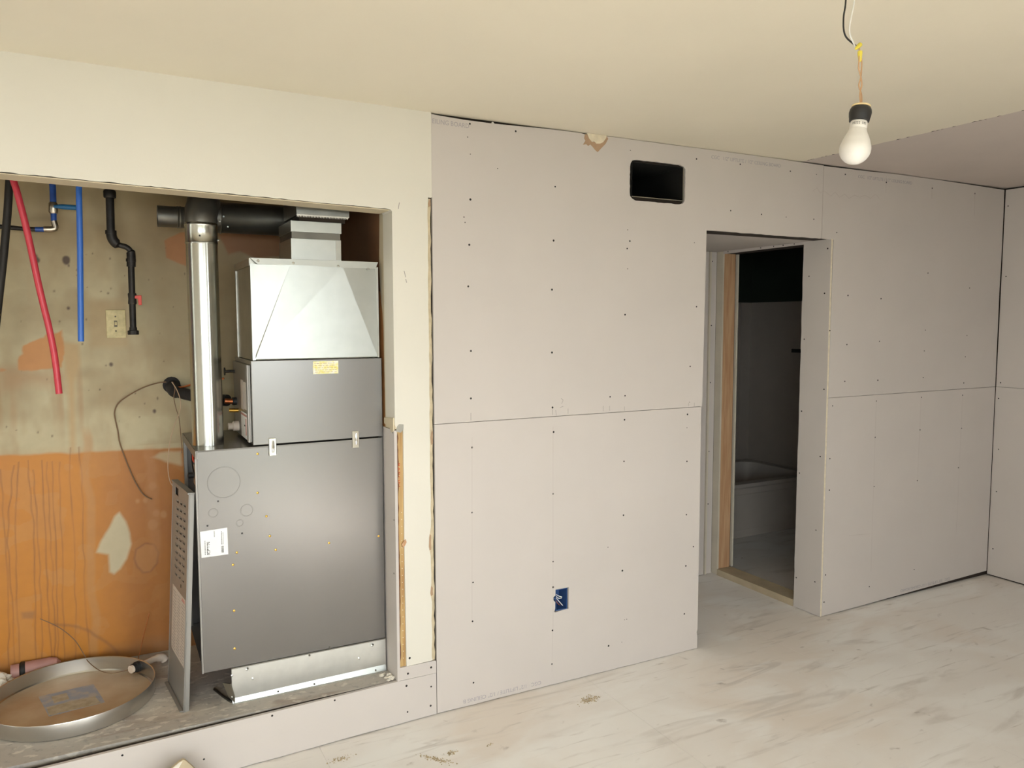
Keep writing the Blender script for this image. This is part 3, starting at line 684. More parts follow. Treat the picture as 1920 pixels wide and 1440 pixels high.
# holes, nail marks, specks
for k in range(55):
    cx_, cz_ = rs.uniform(-0.4, 0.45), rs.uniform(1.12, 1.95)
    r_ = rs.uniform(0.001, 0.0034)
    lay(0.8 * sm(np.hypot(GX - cx_, (GZ - cz_) * rs.uniform(0.5, 1.0)) - r_, 0.003), (84, 62, 42))
for (p, r_) in zip([(-0.1250, 0.7600, 1.8769), (-0.2268, 0.7600, 1.8755), (0.0203, 0.7600, 1.4507), (0.1798, 0.7600, 1.2466), (-0.1713, 0.7600, 1.7515), (-0.1254, 0.7600, 1.6831), (-0.1578, 0.7600, 1.6290), (-0.1601, 0.7600, 1.6182), (0.0323, 0.7600, 1.7659), (0.0217, 0.7600, 1.7459), (-0.2280, 0.7600, 1.8902)], (0.013, 0.013, 0.007, 0.0055, 0.004, 0.005, 0.004, 0.003, 0.004, 0.0035, 0.008)):
    lay(0.9 * sm(np.hypot(GX - p[0], (GZ - p[2]) * 0.8) - r_ + wob * 0.4, 0.006), (70, 46, 32))
lay(0.5 * sm(np.abs(GX - 0.02) - 0.075, 0.03) * sm(np.abs(GZ - 1.62) - 0.10, 0.03), (176, 146, 100))
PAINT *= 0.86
vv = np.stack([GX, np.full(GX.shape, YW), GZ], -1).reshape(-1, 3)
idx = np.arange(nx * nz).reshape(nz, nx)
q = np.stack([idx[:-1, :-1], idx[:-1, 1:], idx[1:, 1:], idx[1:, :-1]], -1).reshape(-1, 4)
me = bpy.data.meshes.new('wall_closet_back')
me.from_pydata(vv.tolist(), [], q.tolist())
ca = me.color_attributes.new('paint', 'FLOAT_COLOR', 'POINT')
ca.data.foreach_set('color', np.concatenate([PAINT.reshape(-1, 3), np.ones((nx * nz, 1))], 1).astype(np.float32).ravel())
me.materials.append(MATS['stained_wall'])
wb = bpy.data.objects.new('wall_closet_back', me); COL.objects.link(wb); W[wb.name] = Vector((0, 0, 0))
tag(wb, 'closet rear wall, stained cream paint above and peeling orange below', 'wall', kind='structure')
sd = wb.modifiers.new('thick', 'SOLIDIFY'); sd.thickness = 0.04; sd.offset = -1.0

# ------------------------------------------------------------------ hall and bathroom beyond the doorway
HX = 3.4285
MB().box(2.45, 2.56, 0.115, 0.98, 0, 2.06).build('wall_hall_left', 'drywall', kind='structure', label='drywall side of the short hall, hidden behind the long wall', cat='wall')
he = MB().box(2.45, HX, 0.868, 0.98, 0, 2.06).build('wall_hall_end', 'drywall', kind='structure', label='end of the short hall in bare drywall strips', cat='wall')
MB().box(2.56, 3.352, 0.855, 0.8675, 0.004, 2.058).build('drywall_panel', 'drywall', he)
MB().box(3.356, 3.368, 0.846, 0.8675, 0.004, 2.058).build('board_edge', 'hall_edge', he)
MB().box(3.372, 3.414, 0.858, 0.8675, 0.004, 2.058).build('drywall_strip', 'drywall', he)
screws([(3.385, 0.858, z) for z in (2.0, 1.6, 1.24, 0.8, 0.46)], he, r=0.004)
MB().box(2.45, 3.44, 0.115, 0.98, 2.0615, H).build('ceiling_hall', 'drywall', kind='structure', label='low drywall soffit over the short hall', cat='ceiling')
wp = MB().slab([(0.115, 0), (0.19, 0), (0.19, 2.047), (0.822, 2.047), (0.822, 0), (2.24, 0), (2.24, H), (0.115, H)], [], wx(3.441, 0.115)).build(
    'wall_hall_right', 'gap_dark', kind='structure', label='framed partition between the hall and the dark bathroom', cat='wall')
jp = MB().slab([(0.0, 0.003), (0.186, 0.003)] + jag((0.186, 0.003), (0.183, 2.045), 30, 0.0018, 41, 0) + [(0.183, 2.0605), (0.0, 2.0605)], [], wx(HX, 0.0125)).build('drywall_panel', 'drywall', wp, label='drywall return beside the dark doorway')
MB().box(HX + 0.0008, HX + 0.0118, -0.0006, 0.0008, 0.004, 2.059).build('board_edge', 'gypsum', jp)
screws([(3.4285, 0.0215, 2.0110), (3.4285, 0.1404, 1.8708), (3.4285, 0.0336, 1.7743), (3.4285, 0.1612, 1.5264), (3.4285, 0.0182, 1.2589), (3.4285, 0.1658, 1.1253), (3.4285, 0.0296, 0.8906), (3.4285, 0.0434, 0.4789), (3.4285, 0.0402, 0.1883), (3.4285, 0.1707, 0.1737), (3.4285, 0.1686, 0.7754), (3.4285, -0.0084, 1.5750)], jp, 'x', 0.0042)
hp = MB().slab([(0.184, 2.047), (0.811, 2.044), (0.811, 2.0605), (0.184, 2.0605)], [], wx(HX, 0.0125)).build('drywall_strip', 'drywall', wp)
screws([(HX, y, 2.055) for y in (0.25, 0.33, 0.40, 0.5, 0.77)], hp, 'x', 0.004)
MB().box(3.4415, 3.532, 0.812, 0.8215, 0.041, 2.046).build('door_stud', 'stud_wood_dim', wp, label='bare timber stud framing the dark doorway')
MB().box(3.544, 3.5575, 0.806, 0.8215, 0.042, 2.045).build('board_edge', 'hall_edge', wp)
MB().box(HX, HX + 0.0125, 0.812, 0.866, 0.002, 2.06).build('board_edge', 'hall_edge', wp)
MB().box(HX - 0.002, 3.545, 0.19, 0.811, 0.0008, 0.040).build('sill_plate', 'plate_wood', wp, label='dusty timber sill plate across the doorway')

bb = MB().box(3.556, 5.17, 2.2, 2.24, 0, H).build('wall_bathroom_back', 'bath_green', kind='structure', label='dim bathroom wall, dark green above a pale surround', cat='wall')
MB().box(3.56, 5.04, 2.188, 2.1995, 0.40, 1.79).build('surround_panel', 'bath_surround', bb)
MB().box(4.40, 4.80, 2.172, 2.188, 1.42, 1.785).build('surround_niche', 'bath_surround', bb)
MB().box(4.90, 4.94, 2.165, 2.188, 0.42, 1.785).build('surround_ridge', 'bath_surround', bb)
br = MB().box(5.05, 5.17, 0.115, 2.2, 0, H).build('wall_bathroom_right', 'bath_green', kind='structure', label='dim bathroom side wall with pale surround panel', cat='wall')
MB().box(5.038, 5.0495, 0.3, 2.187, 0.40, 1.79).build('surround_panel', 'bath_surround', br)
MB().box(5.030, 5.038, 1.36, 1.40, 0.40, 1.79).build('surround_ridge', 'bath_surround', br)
MB().box(5.033, 5.0378, 1.57, 1.72, 1.37, 1.40).build('dark_label', 'ink_dark', br)
t = empty('bathtub', (4.30, 1.78, 0), 'white alcove bathtub in the dark bathroom beyond the doorway', 'bathtub')
tb = MB()
def rr(x0, x1, y0, y1, r, n_=6):
    out = []
    for (cx_, cy_, a0) in ((x1 - r, y1 - r, 0), (x0 + r, y1 - r, 90), (x0 + r, y0 + r, 180), (x1 - r, y0 + r, 270)):
        for k in range(n_ + 1):
            a = math.radians(a0 + 90 * k / n_)
            out.append((cx_ + r * math.cos(a), cy_ + r * math.sin(a)))
    return out
rings = [(rr(3.565, 5.028, 1.39, 2.16, 0.02), 0.001), (rr(3.565, 5.028, 1.39, 2.16, 0.02), 0.37), (rr(3.56, 5.028, 1.375, 2.16, 0.02), 0.385), (rr(3.56, 5.028, 1.375, 2.16, 0.02), 0.41), (rr(3.64, 4.95, 1.46, 2.09, 0.12), 0.41), (rr(3.72, 4.86, 1.53, 2.03, 0.12), 0.10)]
n_ = len(rings[0][0])
vs_ = [(x, y, z) for l, z in rings for x, y in l]
fs_ = [(k * n_ + j, k * n_ + (j + 1) % n_, (k + 1) * n_ + (j + 1) % n_, (k + 1) * n_ + j) for k in range(len(rings) - 1) for j in range(n_)]
fs_ += [tuple(range(5 * n_, 6 * n_)), tuple(reversed(range(n_)))]
tb.add(vs_, fs_).build('tub_shell', 'tub_white', t, smooth=True)
MB().box(3.75, 4.86, 1.382, 1.392, 0.06, 0.33).build('apron_panel', 'tub_white', t, bevel=0.004)

# ------------------------------------------------------------------ furnace
FZ = 0.18
FY = 0.12
t = empty('furnace', (0.63, 0.39, 0.322), 'tall grey metal gas furnace standing in the open closet', 'furnace')
XL, XR = 0.281, 0.984
Zb, Zt = 0.322, 1.157
# lower cabinet: sheet shell, its service side (towards the pan) open
lc = MB()
lc.box(XL, XR, FY, FY + 0.004, Zb, Zt - 0.004)
lc.box(XL, XR, 0.650, 0.655, Zb, Zt - 0.004)
lc.box(XR - 0.004, XR, FY + 0.004, 0.650, Zb, Zt - 0.004)
lc.box(XL, XR, FY, 0.655, Zt - 0.004, Zt)
lc.box(XL, XR, FY, 0.655, Zb - 0.002, Zb)
lo_ = lc.build('lower_cabinet', 'cab_grey', t, bevel=0.0015)
MB().box(XL - 0.006, XL, FY + 0.0005, FY + 0.02, Zb - 0.004, Zt - 0.03).build('front_flange', 'panel_grey', lo_)
MB().box(XL - 0.002, XL + 0.01, 0.62, 0.655, Zb, Zt - 0.004).build('rear_flange', 'cab_side', lo_)
MB().box(XL - 0.004, XL + 0.004, FY, 0.655, Zt - 0.03, Zt - 0.001).build('top_flange', 'cab_side', lo_)
MB().box(0.44, 0.452, FY + 0.006, 0.648, Zb + 0.004, Zt - 0.006).build('inner_wall', 'cab_dark', lo_)
MB().box(XL + 0.004, 0.438, FY + 0.006, 0.17, Zb + 0.004, Zt - 0.006).build('inner_insulation', 'cab_dark', lo_)
gv = MB().box(0.295, 0.36, 0.30, 0.42, 0.98, 1.06).build('gas_valve', 'galv_dim', lo_, bevel=0.004)
MB().box(0.2935, 0.2948, 0.32, 0.345, 0.97, 1.06).build('valve_tag', 'sticker_white', gv)
MB().lathe([(0.012, 0), (0.012, 0.02), (0.006, 0.022)], (0.293, 0.39, 1.02), (-1, 0, 0), 12).build('valve_knob', 'rubber', gv, smooth=True)
MB().tube(smooth_path([(0.30, 0.25, 1.10), (0.288, 0.30, 1.09), (0.292, 0.36, 1.11), (0.31, 0.40, 1.09)]), 0.004, 6).build('orange_wire', 'red_handle', lo_, smooth=True)
MB().tube(smooth_path([(0.30, 0.45, 1.12), (0.29, 0.40, 1.08), (0.292, 0.35, 1.03), (0.31, 0.33, 0.96)]), 0.003, 6).build('black_wire', 'rubber', lo_, smooth=True)
MB().box(0.30, 0.40, 0.25, 0.36, 0.88, 0.95).build('burner_box', 'galv_dark', lo_, bevel=0.003)

# upper cabinet (coil box)
UX, UZ, UY = 0.480, 1.481, 0.52
uc = MB().box(UX, XR + 0.002, FY - 0.003, UY, Zt + 0.006, UZ).build('upper_cabinet', 'cab_grey', t, bevel=0.002)
MB().box(UX - 0.009, UX - 0.0002, FY + 0.012, UY - 0.012, Zt + 0.016, UZ - 0.016).build('side_door', 'cab_side', uc, bevel=0.002)
MB().box(UX - 0.013, UX - 0.009, FY + 0.012, FY + 0.045, Zt + 0.016, UZ - 0.016).build('door_flange', 'panel_grey', uc)
MB().box(UX - 0.0100, UX - 0.0092, 0.19, 0.245, 1.29, 1.395).build('rating_label', 'sticker_grey', uc)
MB().box(UX - 0.0100, UX - 0.0092, 0.255, 0.315, 1.285, 1.40).build('rating_label', 'sticker_grey', uc)
wl = MB().box(UX - 0.0100, UX - 0.0092, 0.185, 0.325, 1.175, 1.275).build('warning_label', 'sticker_white', uc)
MB().box(UX - 0.0104, UX - 0.0100, 0.195, 0.215, 1.19, 1.255).build('printed_bar', 'ink_pink', wl)
MB().box(UX - 0.0104, UX - 0.0100, 0.185, 0.325, 1.262, 1.270).build('printed_bar', 'ink_pink', wl)
MB().box(UX - 0.0104, UX - 0.0100, 0.225, 0.25, 1.222, 1.228).build('printed_bar', 'ink_dark', wl)
yl = MB().box(0.710, 0.809, FY - 0.0036, FY - 0.003, 1.424, 1.4735).build('caution_label', 'sticker_yellow', uc, label='yellow and white printed label')
bars = MB()
for k in range(5):
    z = 1.466 - k * 0.0085
    x = 0.716
    while x < 0.796:
        w_ = rnd.uniform(0.004, 0.016)
        bars.box(x, min(x + w_, 0.803), FY - 0.0039, FY - 0.0036, z - 0.0014, z)
        x += w_ + rnd.uniform(0.002, 0.006)
bars.build('printed_lines', 'paper_torn', yl, kind='stuff')

def latch(x, z):
    l = MB()
    l.box(x - 0.014, x + 0.014, FY - 0.007, FY - 0.003, z - 0.034, z + 0.034)
    o = l.build('latch', 'chrome', t, bevel=0.002, label='chrome draw latch')
    MB().tube([(x + 0.001, FY - 0.0085, z - 0.02), (x + 0.001, FY - 0.011, z), (x + 0.002, FY - 0.0085, z + 0.024)], [0.004, 0.005, 0.004], 8).build('latch_lever', 'chrome', o, smooth=True)
latch(0.5505, 1.152); latch(0.873, 1.158)

sw = MB()
for p in [(0.4955, 0.1200, 1.1294), (0.4915, 0.1200, 0.9808), (0.5215, 0.1200, 0.8868), (0.5321, 0.1200, 0.8087), (0.5526, 0.1200, 0.7516), (0.4102, 0.1200, 0.7614), (0.3955, 0.1200, 0.7164), (0.7588, 0.1200, 0.7508), (0.9629, 0.1200, 0.7519), (0.3942, 0.1200, 0.5396), (0.3919, 0.1200, 0.3927)]:
    sw.lathe([(0.0048, 0), (0.0044, 0.002), (0.0018, 0.0032)], (p[0], FY, p[2]), (0, -1, 0), 8)
sw.build('brass_screws', 'brass', t, smooth=True, kind='stuff')
hs = MB()
for p in [(0.3501, 0.1200, 0.9635), (0.3103, 0.1200, 0.8760), (0.4313, 0.1200, 0.8322)]:
    hs.lathe([(0.0036, 0), (0.0030, 0.0004)], (p[0], FY, p[2]), (0, -1, 0), 8)
hs.build('screw_holes', 'cab_dark', t, kind='stuff')
for px, r_ in zip([(0.3652, 0.1200, 1.0321), (0.4510, 0.1200, 0.9177), (0.3321, 0.1200, 0.9215), (0.4248, 0.1200, 0.8719)], (0.058, 0.022, 0.016, 0.012)):
    MB().lathe([(r_ - 0.0016, 0), (r_ - 0.0012, 0.0006), (r_ + 0.0012, 0.0006), (r_ + 0.0016, 0)], (px[0] + (0.008 if r_ > 0.05 else 0), FY - 0.0002, px[2]), (0, -1, 0), 32, caps=False).build('knockout_ring', 'cab_grey', t, smooth=True)
lb = MB().add([(p[0], FY - 0.0004 - d_, p[2]) for d_ in (0, 0.0006) for p in [(0.2840, 0.1200, 0.8574), (0.3789, 0.1200, 0.8613), (0.3797, 0.1200, 0.7596), (0.2864, 0.1200, 0.7589)]],
              [(3, 2, 1, 0), (4, 5, 6, 7), (0, 1, 5, 4), (1, 2, 6, 5), (2, 3, 7, 6), (3, 0, 4, 7)]).build('shipping_label', 'sticker_white', t, label='white shipping label turned on its side')
text('ICP - N', 0.016, 'ink_dark', (0.3165, FY - 0.0013, 0.766), (0, 0, 1), (-1, 0, 0.02), lb)
ll = MB()
for x0, z0, z1, w_ in ((0.2985, 0.768, 0.822, 0.0022), (0.3065, 0.768, 0.812, 0.0026), (0.332, 0.832, 0.855, 0.002), (0.357, 0.80, 0.85, 0.0022), (0.3625, 0.80, 0.845, 0.0016)):
    z = z0
    while z < z1:
        h_ = rnd.uniform(0.002, 0.006)
        ll.box(x0, x0 + w_, FY - 0.0013, FY - 0.001, z, min(z + h_, z1)); z += h_ + 0.0012
for k in range(12):
    z = 0.769 + k * 0.0022
    ll.box(0.356, 0.3645, FY - 0.0013, FY - 0.001, z, z + rnd.uniform(0.0007, 0.0016))
ll.build('printed_lines', 'ink_dark', lb, kind='stuff')
# pipe stubs on the coil box
MB().tube([(UX, 0.44, 1.30), (0.425, 0.44, 1.305)], 0.011, 12).build('suction_stub', 'copper', t, smooth=True)
MB().tube([(UX, 0.44, 1.302), (0.455, 0.44, 1.303)], 0.016, 12).build('stub_sleeve', 'rubber', t, smooth=True)
MB().tube([(UX, 0.40, 1.268), (0.435, 0.40, 1.27)], 0.008, 12).build('liquid_stub', 'brass', t, smooth=True)
MB().lathe([(0.012, 0), (0.02, 0.004), (0.02, 0.03), (0.014, 0.034), (0.014, 0.05)], (UX, 0.40, 1.205), (-1, 0, 0), 14).build('drain_stub', 'pvc', t, smooth=True)
MB().lathe([(0.006, 0), (0.006, 0.045), (0.016, 0.046), (0.016, 0.05)], (UX, 0.47, 1.424), (-1, 0, 0), 12).build('plug_stub', 'black_iron', t, smooth=True)

# ------------------------------------------------------------------ sheet-metal base under the furnace
BX0, BX1 = 0.378, 0.985
t = empty('sheet_metal_plinth', (0.68, 0.38, FZ), 'shiny galvanised sheet metal plinth carrying the grey furnace', 'plinth')
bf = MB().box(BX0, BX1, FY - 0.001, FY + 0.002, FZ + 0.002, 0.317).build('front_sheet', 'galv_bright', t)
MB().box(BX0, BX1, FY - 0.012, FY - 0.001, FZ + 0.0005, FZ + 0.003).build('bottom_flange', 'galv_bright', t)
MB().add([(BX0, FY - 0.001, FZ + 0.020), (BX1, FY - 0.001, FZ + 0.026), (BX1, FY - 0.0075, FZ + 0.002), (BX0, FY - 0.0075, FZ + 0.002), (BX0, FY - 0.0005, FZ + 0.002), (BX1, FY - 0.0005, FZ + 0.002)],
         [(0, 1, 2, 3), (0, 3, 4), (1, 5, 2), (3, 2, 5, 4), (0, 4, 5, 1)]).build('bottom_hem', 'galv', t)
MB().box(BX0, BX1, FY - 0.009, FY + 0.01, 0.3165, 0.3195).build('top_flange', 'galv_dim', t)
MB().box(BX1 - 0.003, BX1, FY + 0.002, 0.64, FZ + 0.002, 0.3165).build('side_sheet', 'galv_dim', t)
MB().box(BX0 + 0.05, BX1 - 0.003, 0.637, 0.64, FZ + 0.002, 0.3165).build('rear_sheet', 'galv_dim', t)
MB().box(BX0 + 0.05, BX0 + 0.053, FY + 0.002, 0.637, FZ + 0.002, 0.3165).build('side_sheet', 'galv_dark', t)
MB().tube([(0.33, 0.26, FZ + 0.008), (0.352, 0.19, FZ + 0.006), (0.375, 0.128, FZ + 0.004)], 0.006, 6).build('bent_strip', 'galv_dim', t)
MB().add([(0.347, 0.135, 0.262), (0.372, 0.112, 0.262), (0.384, 0.108, 0.21), (0.384, 0.112, 0.183), (0.365, 0.130, 0.205),
          (0.350, 0.139, 0.262), (0.375, 0.116, 0.262), (0.387, 0.112, 0.21), (0.387, 0.116, 0.183), (0.368, 0.134, 0.205)],
         [(0, 1, 2, 3, 4), (9, 8, 7, 6, 5), (0, 5, 6, 1), (1, 6, 7, 2), (2, 7, 8, 3), (3, 8, 9, 4), (4, 9, 5, 0)]).build('corner_tab', 'galv_dim', t, label='bent corner tab')
MB().box(BX0, BX0 + 0.02, FY - 0.004, FY - 0.001, 0.285, 0.317).build('corner_tab', 'galv_bright', t)
bs = MB()
for p in [(0.4339, 0.1200, 0.3022), (0.4544, 0.1200, 0.2619), (0.3794, 0.1200, 0.2910), (0.3789, 0.1200, 0.2073), (0.6710, 0.1200, 0.3057), (0.8713, 0.1200, 0.2551), (0.9283, 0.1200, 0.2977), (0.5444, 0.1200, 0.1903), (0.6305, 0.1200, 0.1792), (0.6832, 0.1200, 0.1892), (0.9402, 0.1200, 0.1907)]:
    bs.lathe([(0.0052, 0), (0.0046, 0.003), (0.002, 0.0045)], (p[0], FY - 0.001, p[2]), (0, -1, 0), 8)
bs.build('sheet_screws', 'galv_bright', t, smooth=True, kind='stuff')
bd = MB()
for p in [(0.6678, 0.1150, 0.3105), (0.7487, 0.1150, 0.3246), (0.4333, 0.1150, 0.3065), (0.9363, 0.1150, 0.1913), (0.5434, 0.1150, 0.1905), (0.6841, 0.1150, 0.1889), (0.6294, 0.1150, 0.1794), (0.9268, 0.1150, 0.3021)]:
    bd.lathe([(0.0040, 0), (0.0034, 0.003)], (p[0] + 0.003, FY - 0.004, p[2]), (0, -1, 0), 8)
bd.build('dark_screws', 'galv_dark', t, kind='stuff')

# ------------------------------------------------------------------ supply plenum on top
PX0, PX1, PZ0, PZ1, PY1 = 0.491, 0.975, 1.483, 1.862, 0.49
t = empty('supply_plenum', (0.733, 0.305, PZ0), 'bright galvanised plenum box with a trapezoid crease above the furnace', 'plenum')
pb = MB()
pb.box(PX0, PX1, FY + 0.010, PY1, PZ0, PZ1)
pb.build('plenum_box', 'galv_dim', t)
fp = MB()
oz0, oz1 = PZ0, PZ1 - 0.022
A = [(PX0, FY, oz0), (PX1, FY, oz0), (PX1, FY, oz1), (0.833, FY - 0.0075, oz1), (0.631, FY - 0.0105, oz1), (PX0, FY, oz1), (PX0 + 0.006, FY - 0.003, oz0 + 0.004), (PX1 - 0.006, FY - 0.003, oz0 + 0.004)]
Bk = [(x, FY + 0.0095, z) for x, y, z in A]
fp.add(A + Bk, [(6, 7, 3, 4), (0, 6, 4, 5), (7, 1, 2, 3), (0, 1, 7, 6), (8, 13, 12, 14), (15, 14, 12, 11), (15, 11, 10, 9), (8, 14, 15, 9),
                (0, 8, 9, 1), (1, 9, 10, 2), (2, 10, 11, 3), (3, 11, 12, 4), (4, 12, 13, 5), (5, 13, 8, 0)])
fp.build('front_sheet', 'galv', t, recalc=True)
MB().add([(PX0 - 0.003, FY - 0.008, PZ1), (PX1 + 0.001, FY - 0.008, PZ1), (PX1 - 0.012, FY - 0.009, PZ1 - 0.027), (PX0 + 0.022, FY - 0.009, PZ1 - 0.023),
          (PX0 - 0.003, FY + 0.012, PZ1 + 0.002), (PX1 + 0.001, FY + 0.012, PZ1 + 0.002), (PX1 - 0.012, FY - 0.004, PZ1 - 0.027), (PX0 + 0.022, FY - 0.004, PZ1 - 0.023)],
         [(0, 3, 2, 1), (4, 5, 6, 7), (0, 1, 5, 4), (3, 7, 6, 2), (0, 4, 7, 3), (1, 2, 6, 5)]).build('top_flange', 'galv', t)
MB().box(PX0 - 0.006, PX0 - 0.0005, FY + 0.006, PY1, PZ1 - 0.028, PZ1).build('side_flange', 'galv_dim', t)
MB().box(PX0 - 0.004, PX0 + 0.007, FY - 0.004, FY + 0.006, PZ0, PZ1 - 0.02).build('corner_seam', 'galv', t)
MB().box(PX1 - 0.006, PX1 + 0.002, FY - 0.002, FY + 0.006, PZ0, PZ1 - 0.02).build('corner_seam', 'galv_dim', t)
MB().box(PX0 - 0.004, PX0 - 0.0005, PY1 - 0.014, PY1, PZ0, PZ1).build('corner_seam', 'galv_dim', t)
ps = MB()
for p in [(0.5155, 0.1120, 1.8515), (0.6437, 0.1120, 1.8480), (0.8148, 0.1120, 1.8414), (0.9340, 0.1120, 1.8347)]:
    ps.lathe([(0.005, 0), (0.0045, 0.003), (0.002, 0.0045)], (p[0], FY - 0.009, p[2]), (0, -1, 0), 8)
ps.build('sheet_screws', 'galv_dim', t, smooth=True, kind='stuff')

# duct sections rising from the plenum
DY = 0.20
a, b_, c_, d_, e_ = [(0.6555, 0.2000, 1.9015), (0.8525, 0.2000, 1.8926), (0.8536, 0.2000, 1.9518), (0.6547, 0.2000, 1.9526), (0.6559, 0.2000, 2.0017)]
t = empty('supply_duct', ((a[0] + b_[0]) / 2, 0.32, PZ1), 'stacked galvanised duct collars rising above the plenum', 'duct')
x0, x1 = a[0], b_[0]
z1_, z2_, z3_ = 1.950, 1.972, 2.018
MB().box(x0, x1, DY, 0.43, PZ1 + 0.0025, z1_).build('duct_collar', 'galv', t, bevel=0.001)
MB().box(x0 + 0.004, x1 - 0.002, DY + 0.004, 0.425, z1_, z2_ + 0.004).build('duct_gasket', 'galv_dark', t)
MB().box(x0, x1 + 0.002, DY - 0.002, 0.43, z2_ + 0.004, z3_).build('duct_collar', 'galv', t, bevel=0.001)
MB().box(x1 - 0.022, x1 - 0.002, DY - 0.003, DY, PZ1 + 0.01, z1_ - 0.003).build('seam_strip', 'galv_dim', t)
u0, u1, u2_ = [(0.6783, 0.2000, 2.0029), (0.8830, 0.2000, 2.0144), (0.8841, 0.2000, 2.0755)]
MB().box(u0[0], u1[0] + 0.004, DY - 0.004, 0.44, z3_ + 0.022, 2.40).build('upper_duct', 'galv_dim', t, bevel=0.001)
MB().box(u0[0] + 0.012, u1[0] - 0.012, DY + 0.006, 0.43, z3_, z3_ + 0.03).build('duct_gasket', 'gap_dark', t)
cr = MB()
nT = 34
for k in range(nT):
    xx = u0[0] + (u1[0] - u0[0]) * (k + 0.5) / nT
    w_ = (u1[0] - u0[0]) / nT * 0.5
    cr.add([(xx - w_, DY - 0.0045, z3_ + 0.024), (xx + w_, DY - 0.0045, z3_ + 0.024), (xx, DY - 0.001, z3_ + 0.014), (xx - w_, DY - 0.003, z3_ + 0.024), (xx + w_, DY - 0.003, z3_ + 0.024), (xx, DY + 0.0005, z3_ + 0.014)],
           [(0, 2, 1), (3, 4, 5), (0, 1, 4, 3), (1, 2, 5, 4), (2, 0, 3, 5)])
cr.build('crimped_edge', 'galv_dim', t, kind='stuff')

# ------------------------------------------------------------------ flue and vent pipes
FX, FYc, FR = 0.339, 0.272, 0.0565
t = empty('flue_pipe', (FX, FYc, Zt), 'upright shiny galvanised flue pipe rising from the furnace top', 'pipe')
MB().lathe([(FR, 0), (FR, 0.765), (FR - 0.002, 0.765), (FR - 0.002, 0.0)], (FX, FYc, Zt + 0.0005), (0, 0, 1), 48).build('lower_pipe', 'galv_pipe', t, smooth=True)
MB().box(FX + 0.010, FX + 0.014, FYc - FR - 0.0012, FYc - FR + 0.004, Zt + 0.001, 1.92).build('lock_seam', 'galv_pipe', t)
MB().lathe([(FR + 0.001, 0), (FR + 0.003, 0.004), (FR + 0.001, 0.008), (FR + 0.0015, 0.066), (FR + 0.0035, 0.070), (FR + 0.0015, 0.076), (FR - 0.001, 0.08)], (FX, FYc, 1.918), (0, 0, 1), 48).build('collar', 'galv_pipe', t, smooth=True)
el = MB()
path = smooth_path([(FX, FYc, 1.99), (FX + 0.002, FYc + 0.004, 2.025), (FX + 0.01, FYc + 0.03, 2.065), (FX + 0.022, FYc + 0.08, 2.085), (FX + 0.03, FYc + 0.15, 2.088)], 2)
el.tube(path, [FR + (0.003 if k % 2 else 0.0) for k in range(len(path))], 32)
el.build('elbow', 'galv_dark', t, smooth=True)
MB().lathe([(0.0035, 0), (0.003, 0.004)], (FX - 0.012, FYc - FR - 0.001, 1.945), (0, -1, 0), 8).build('pipe_screw', 'screw_dark', t)
MB().lathe([(0.004, 0), (0.003, 0.006)], (FX + FR * 0.97, FYc - FR * 0.2, 1.935), (1, -0.3, 0), 8).build('pipe_screw', 'galv', t)

t = empty('vent_pipe', (0.45, 0.50, 2.02), 'dark horizontal vent pipe behind the flue elbow with an open end', 'pipe')
VY, VZ = 0.52, 2.045
MB().lathe([(0.038, 0.09), (0.038, 0.0), (0.042, 0.0), (0.042, 0.07), (0.0445, 0.073), (0.042, 0.078), (0.0445, 0.083), (0.042, 0.088), (0.042, 0.13)], (0.205, VY, VZ), (1, 0, 0), 32).build('open_stub', 'galv_dark', t, smooth=True)
MB().lathe([(0.040, 0), (0.040, 0.004)], (0.29, VY, VZ), (1, 0, 0), 24).build('stub_dark_disc', 'cab_dark', t)  # dark disc standing in for the shade inside the open end
MB().lathe([(0.062, 0), (0.062, 0.10), (0.066, 0.104), (0.062, 0.11), (0.062, 0.42), (0.055, 0.42)], (0.335, VY, VZ + 0.008), (1, 0, 0), 32).build('main_run', 'galv_dark', t, smooth=True)
vs2 = MB()
for x, z in ((0.43, 2.03), (0.445, 2.05), (0.46, 2.01)):
    vs2.lathe([(0.004, 0), (0.003, 0.006)], (x, VY - 0.061, z), (0, -1, 0), 8)
vs2.build('pipe_screws', 'galv', t, kind='stuff')

# ------------------------------------------------------------------ loose furnace door leaning on the cabinet
o = Vector((0.2085, 0.1325, FZ)); wv = Vector((-0.034, 0.297, 0)); hv = Vector((0.046, 0.0135, 0.8165))
t = empty('access_door', tuple(o + wv * 0.5), 'loose grey louvred furnace door leaning upright against the furnace side', 'metal panel')
nv = hv.cross(wv).normalized()
if nv.x > 0: nv = -nv          # outward, towards the pan
wu, hu = wv.normalized(), hv.normalized()
lw, lh = wv.length, hv.length
def dp(a, b_, c=0.0): return o + wu * a + hu * b_ + nv * c
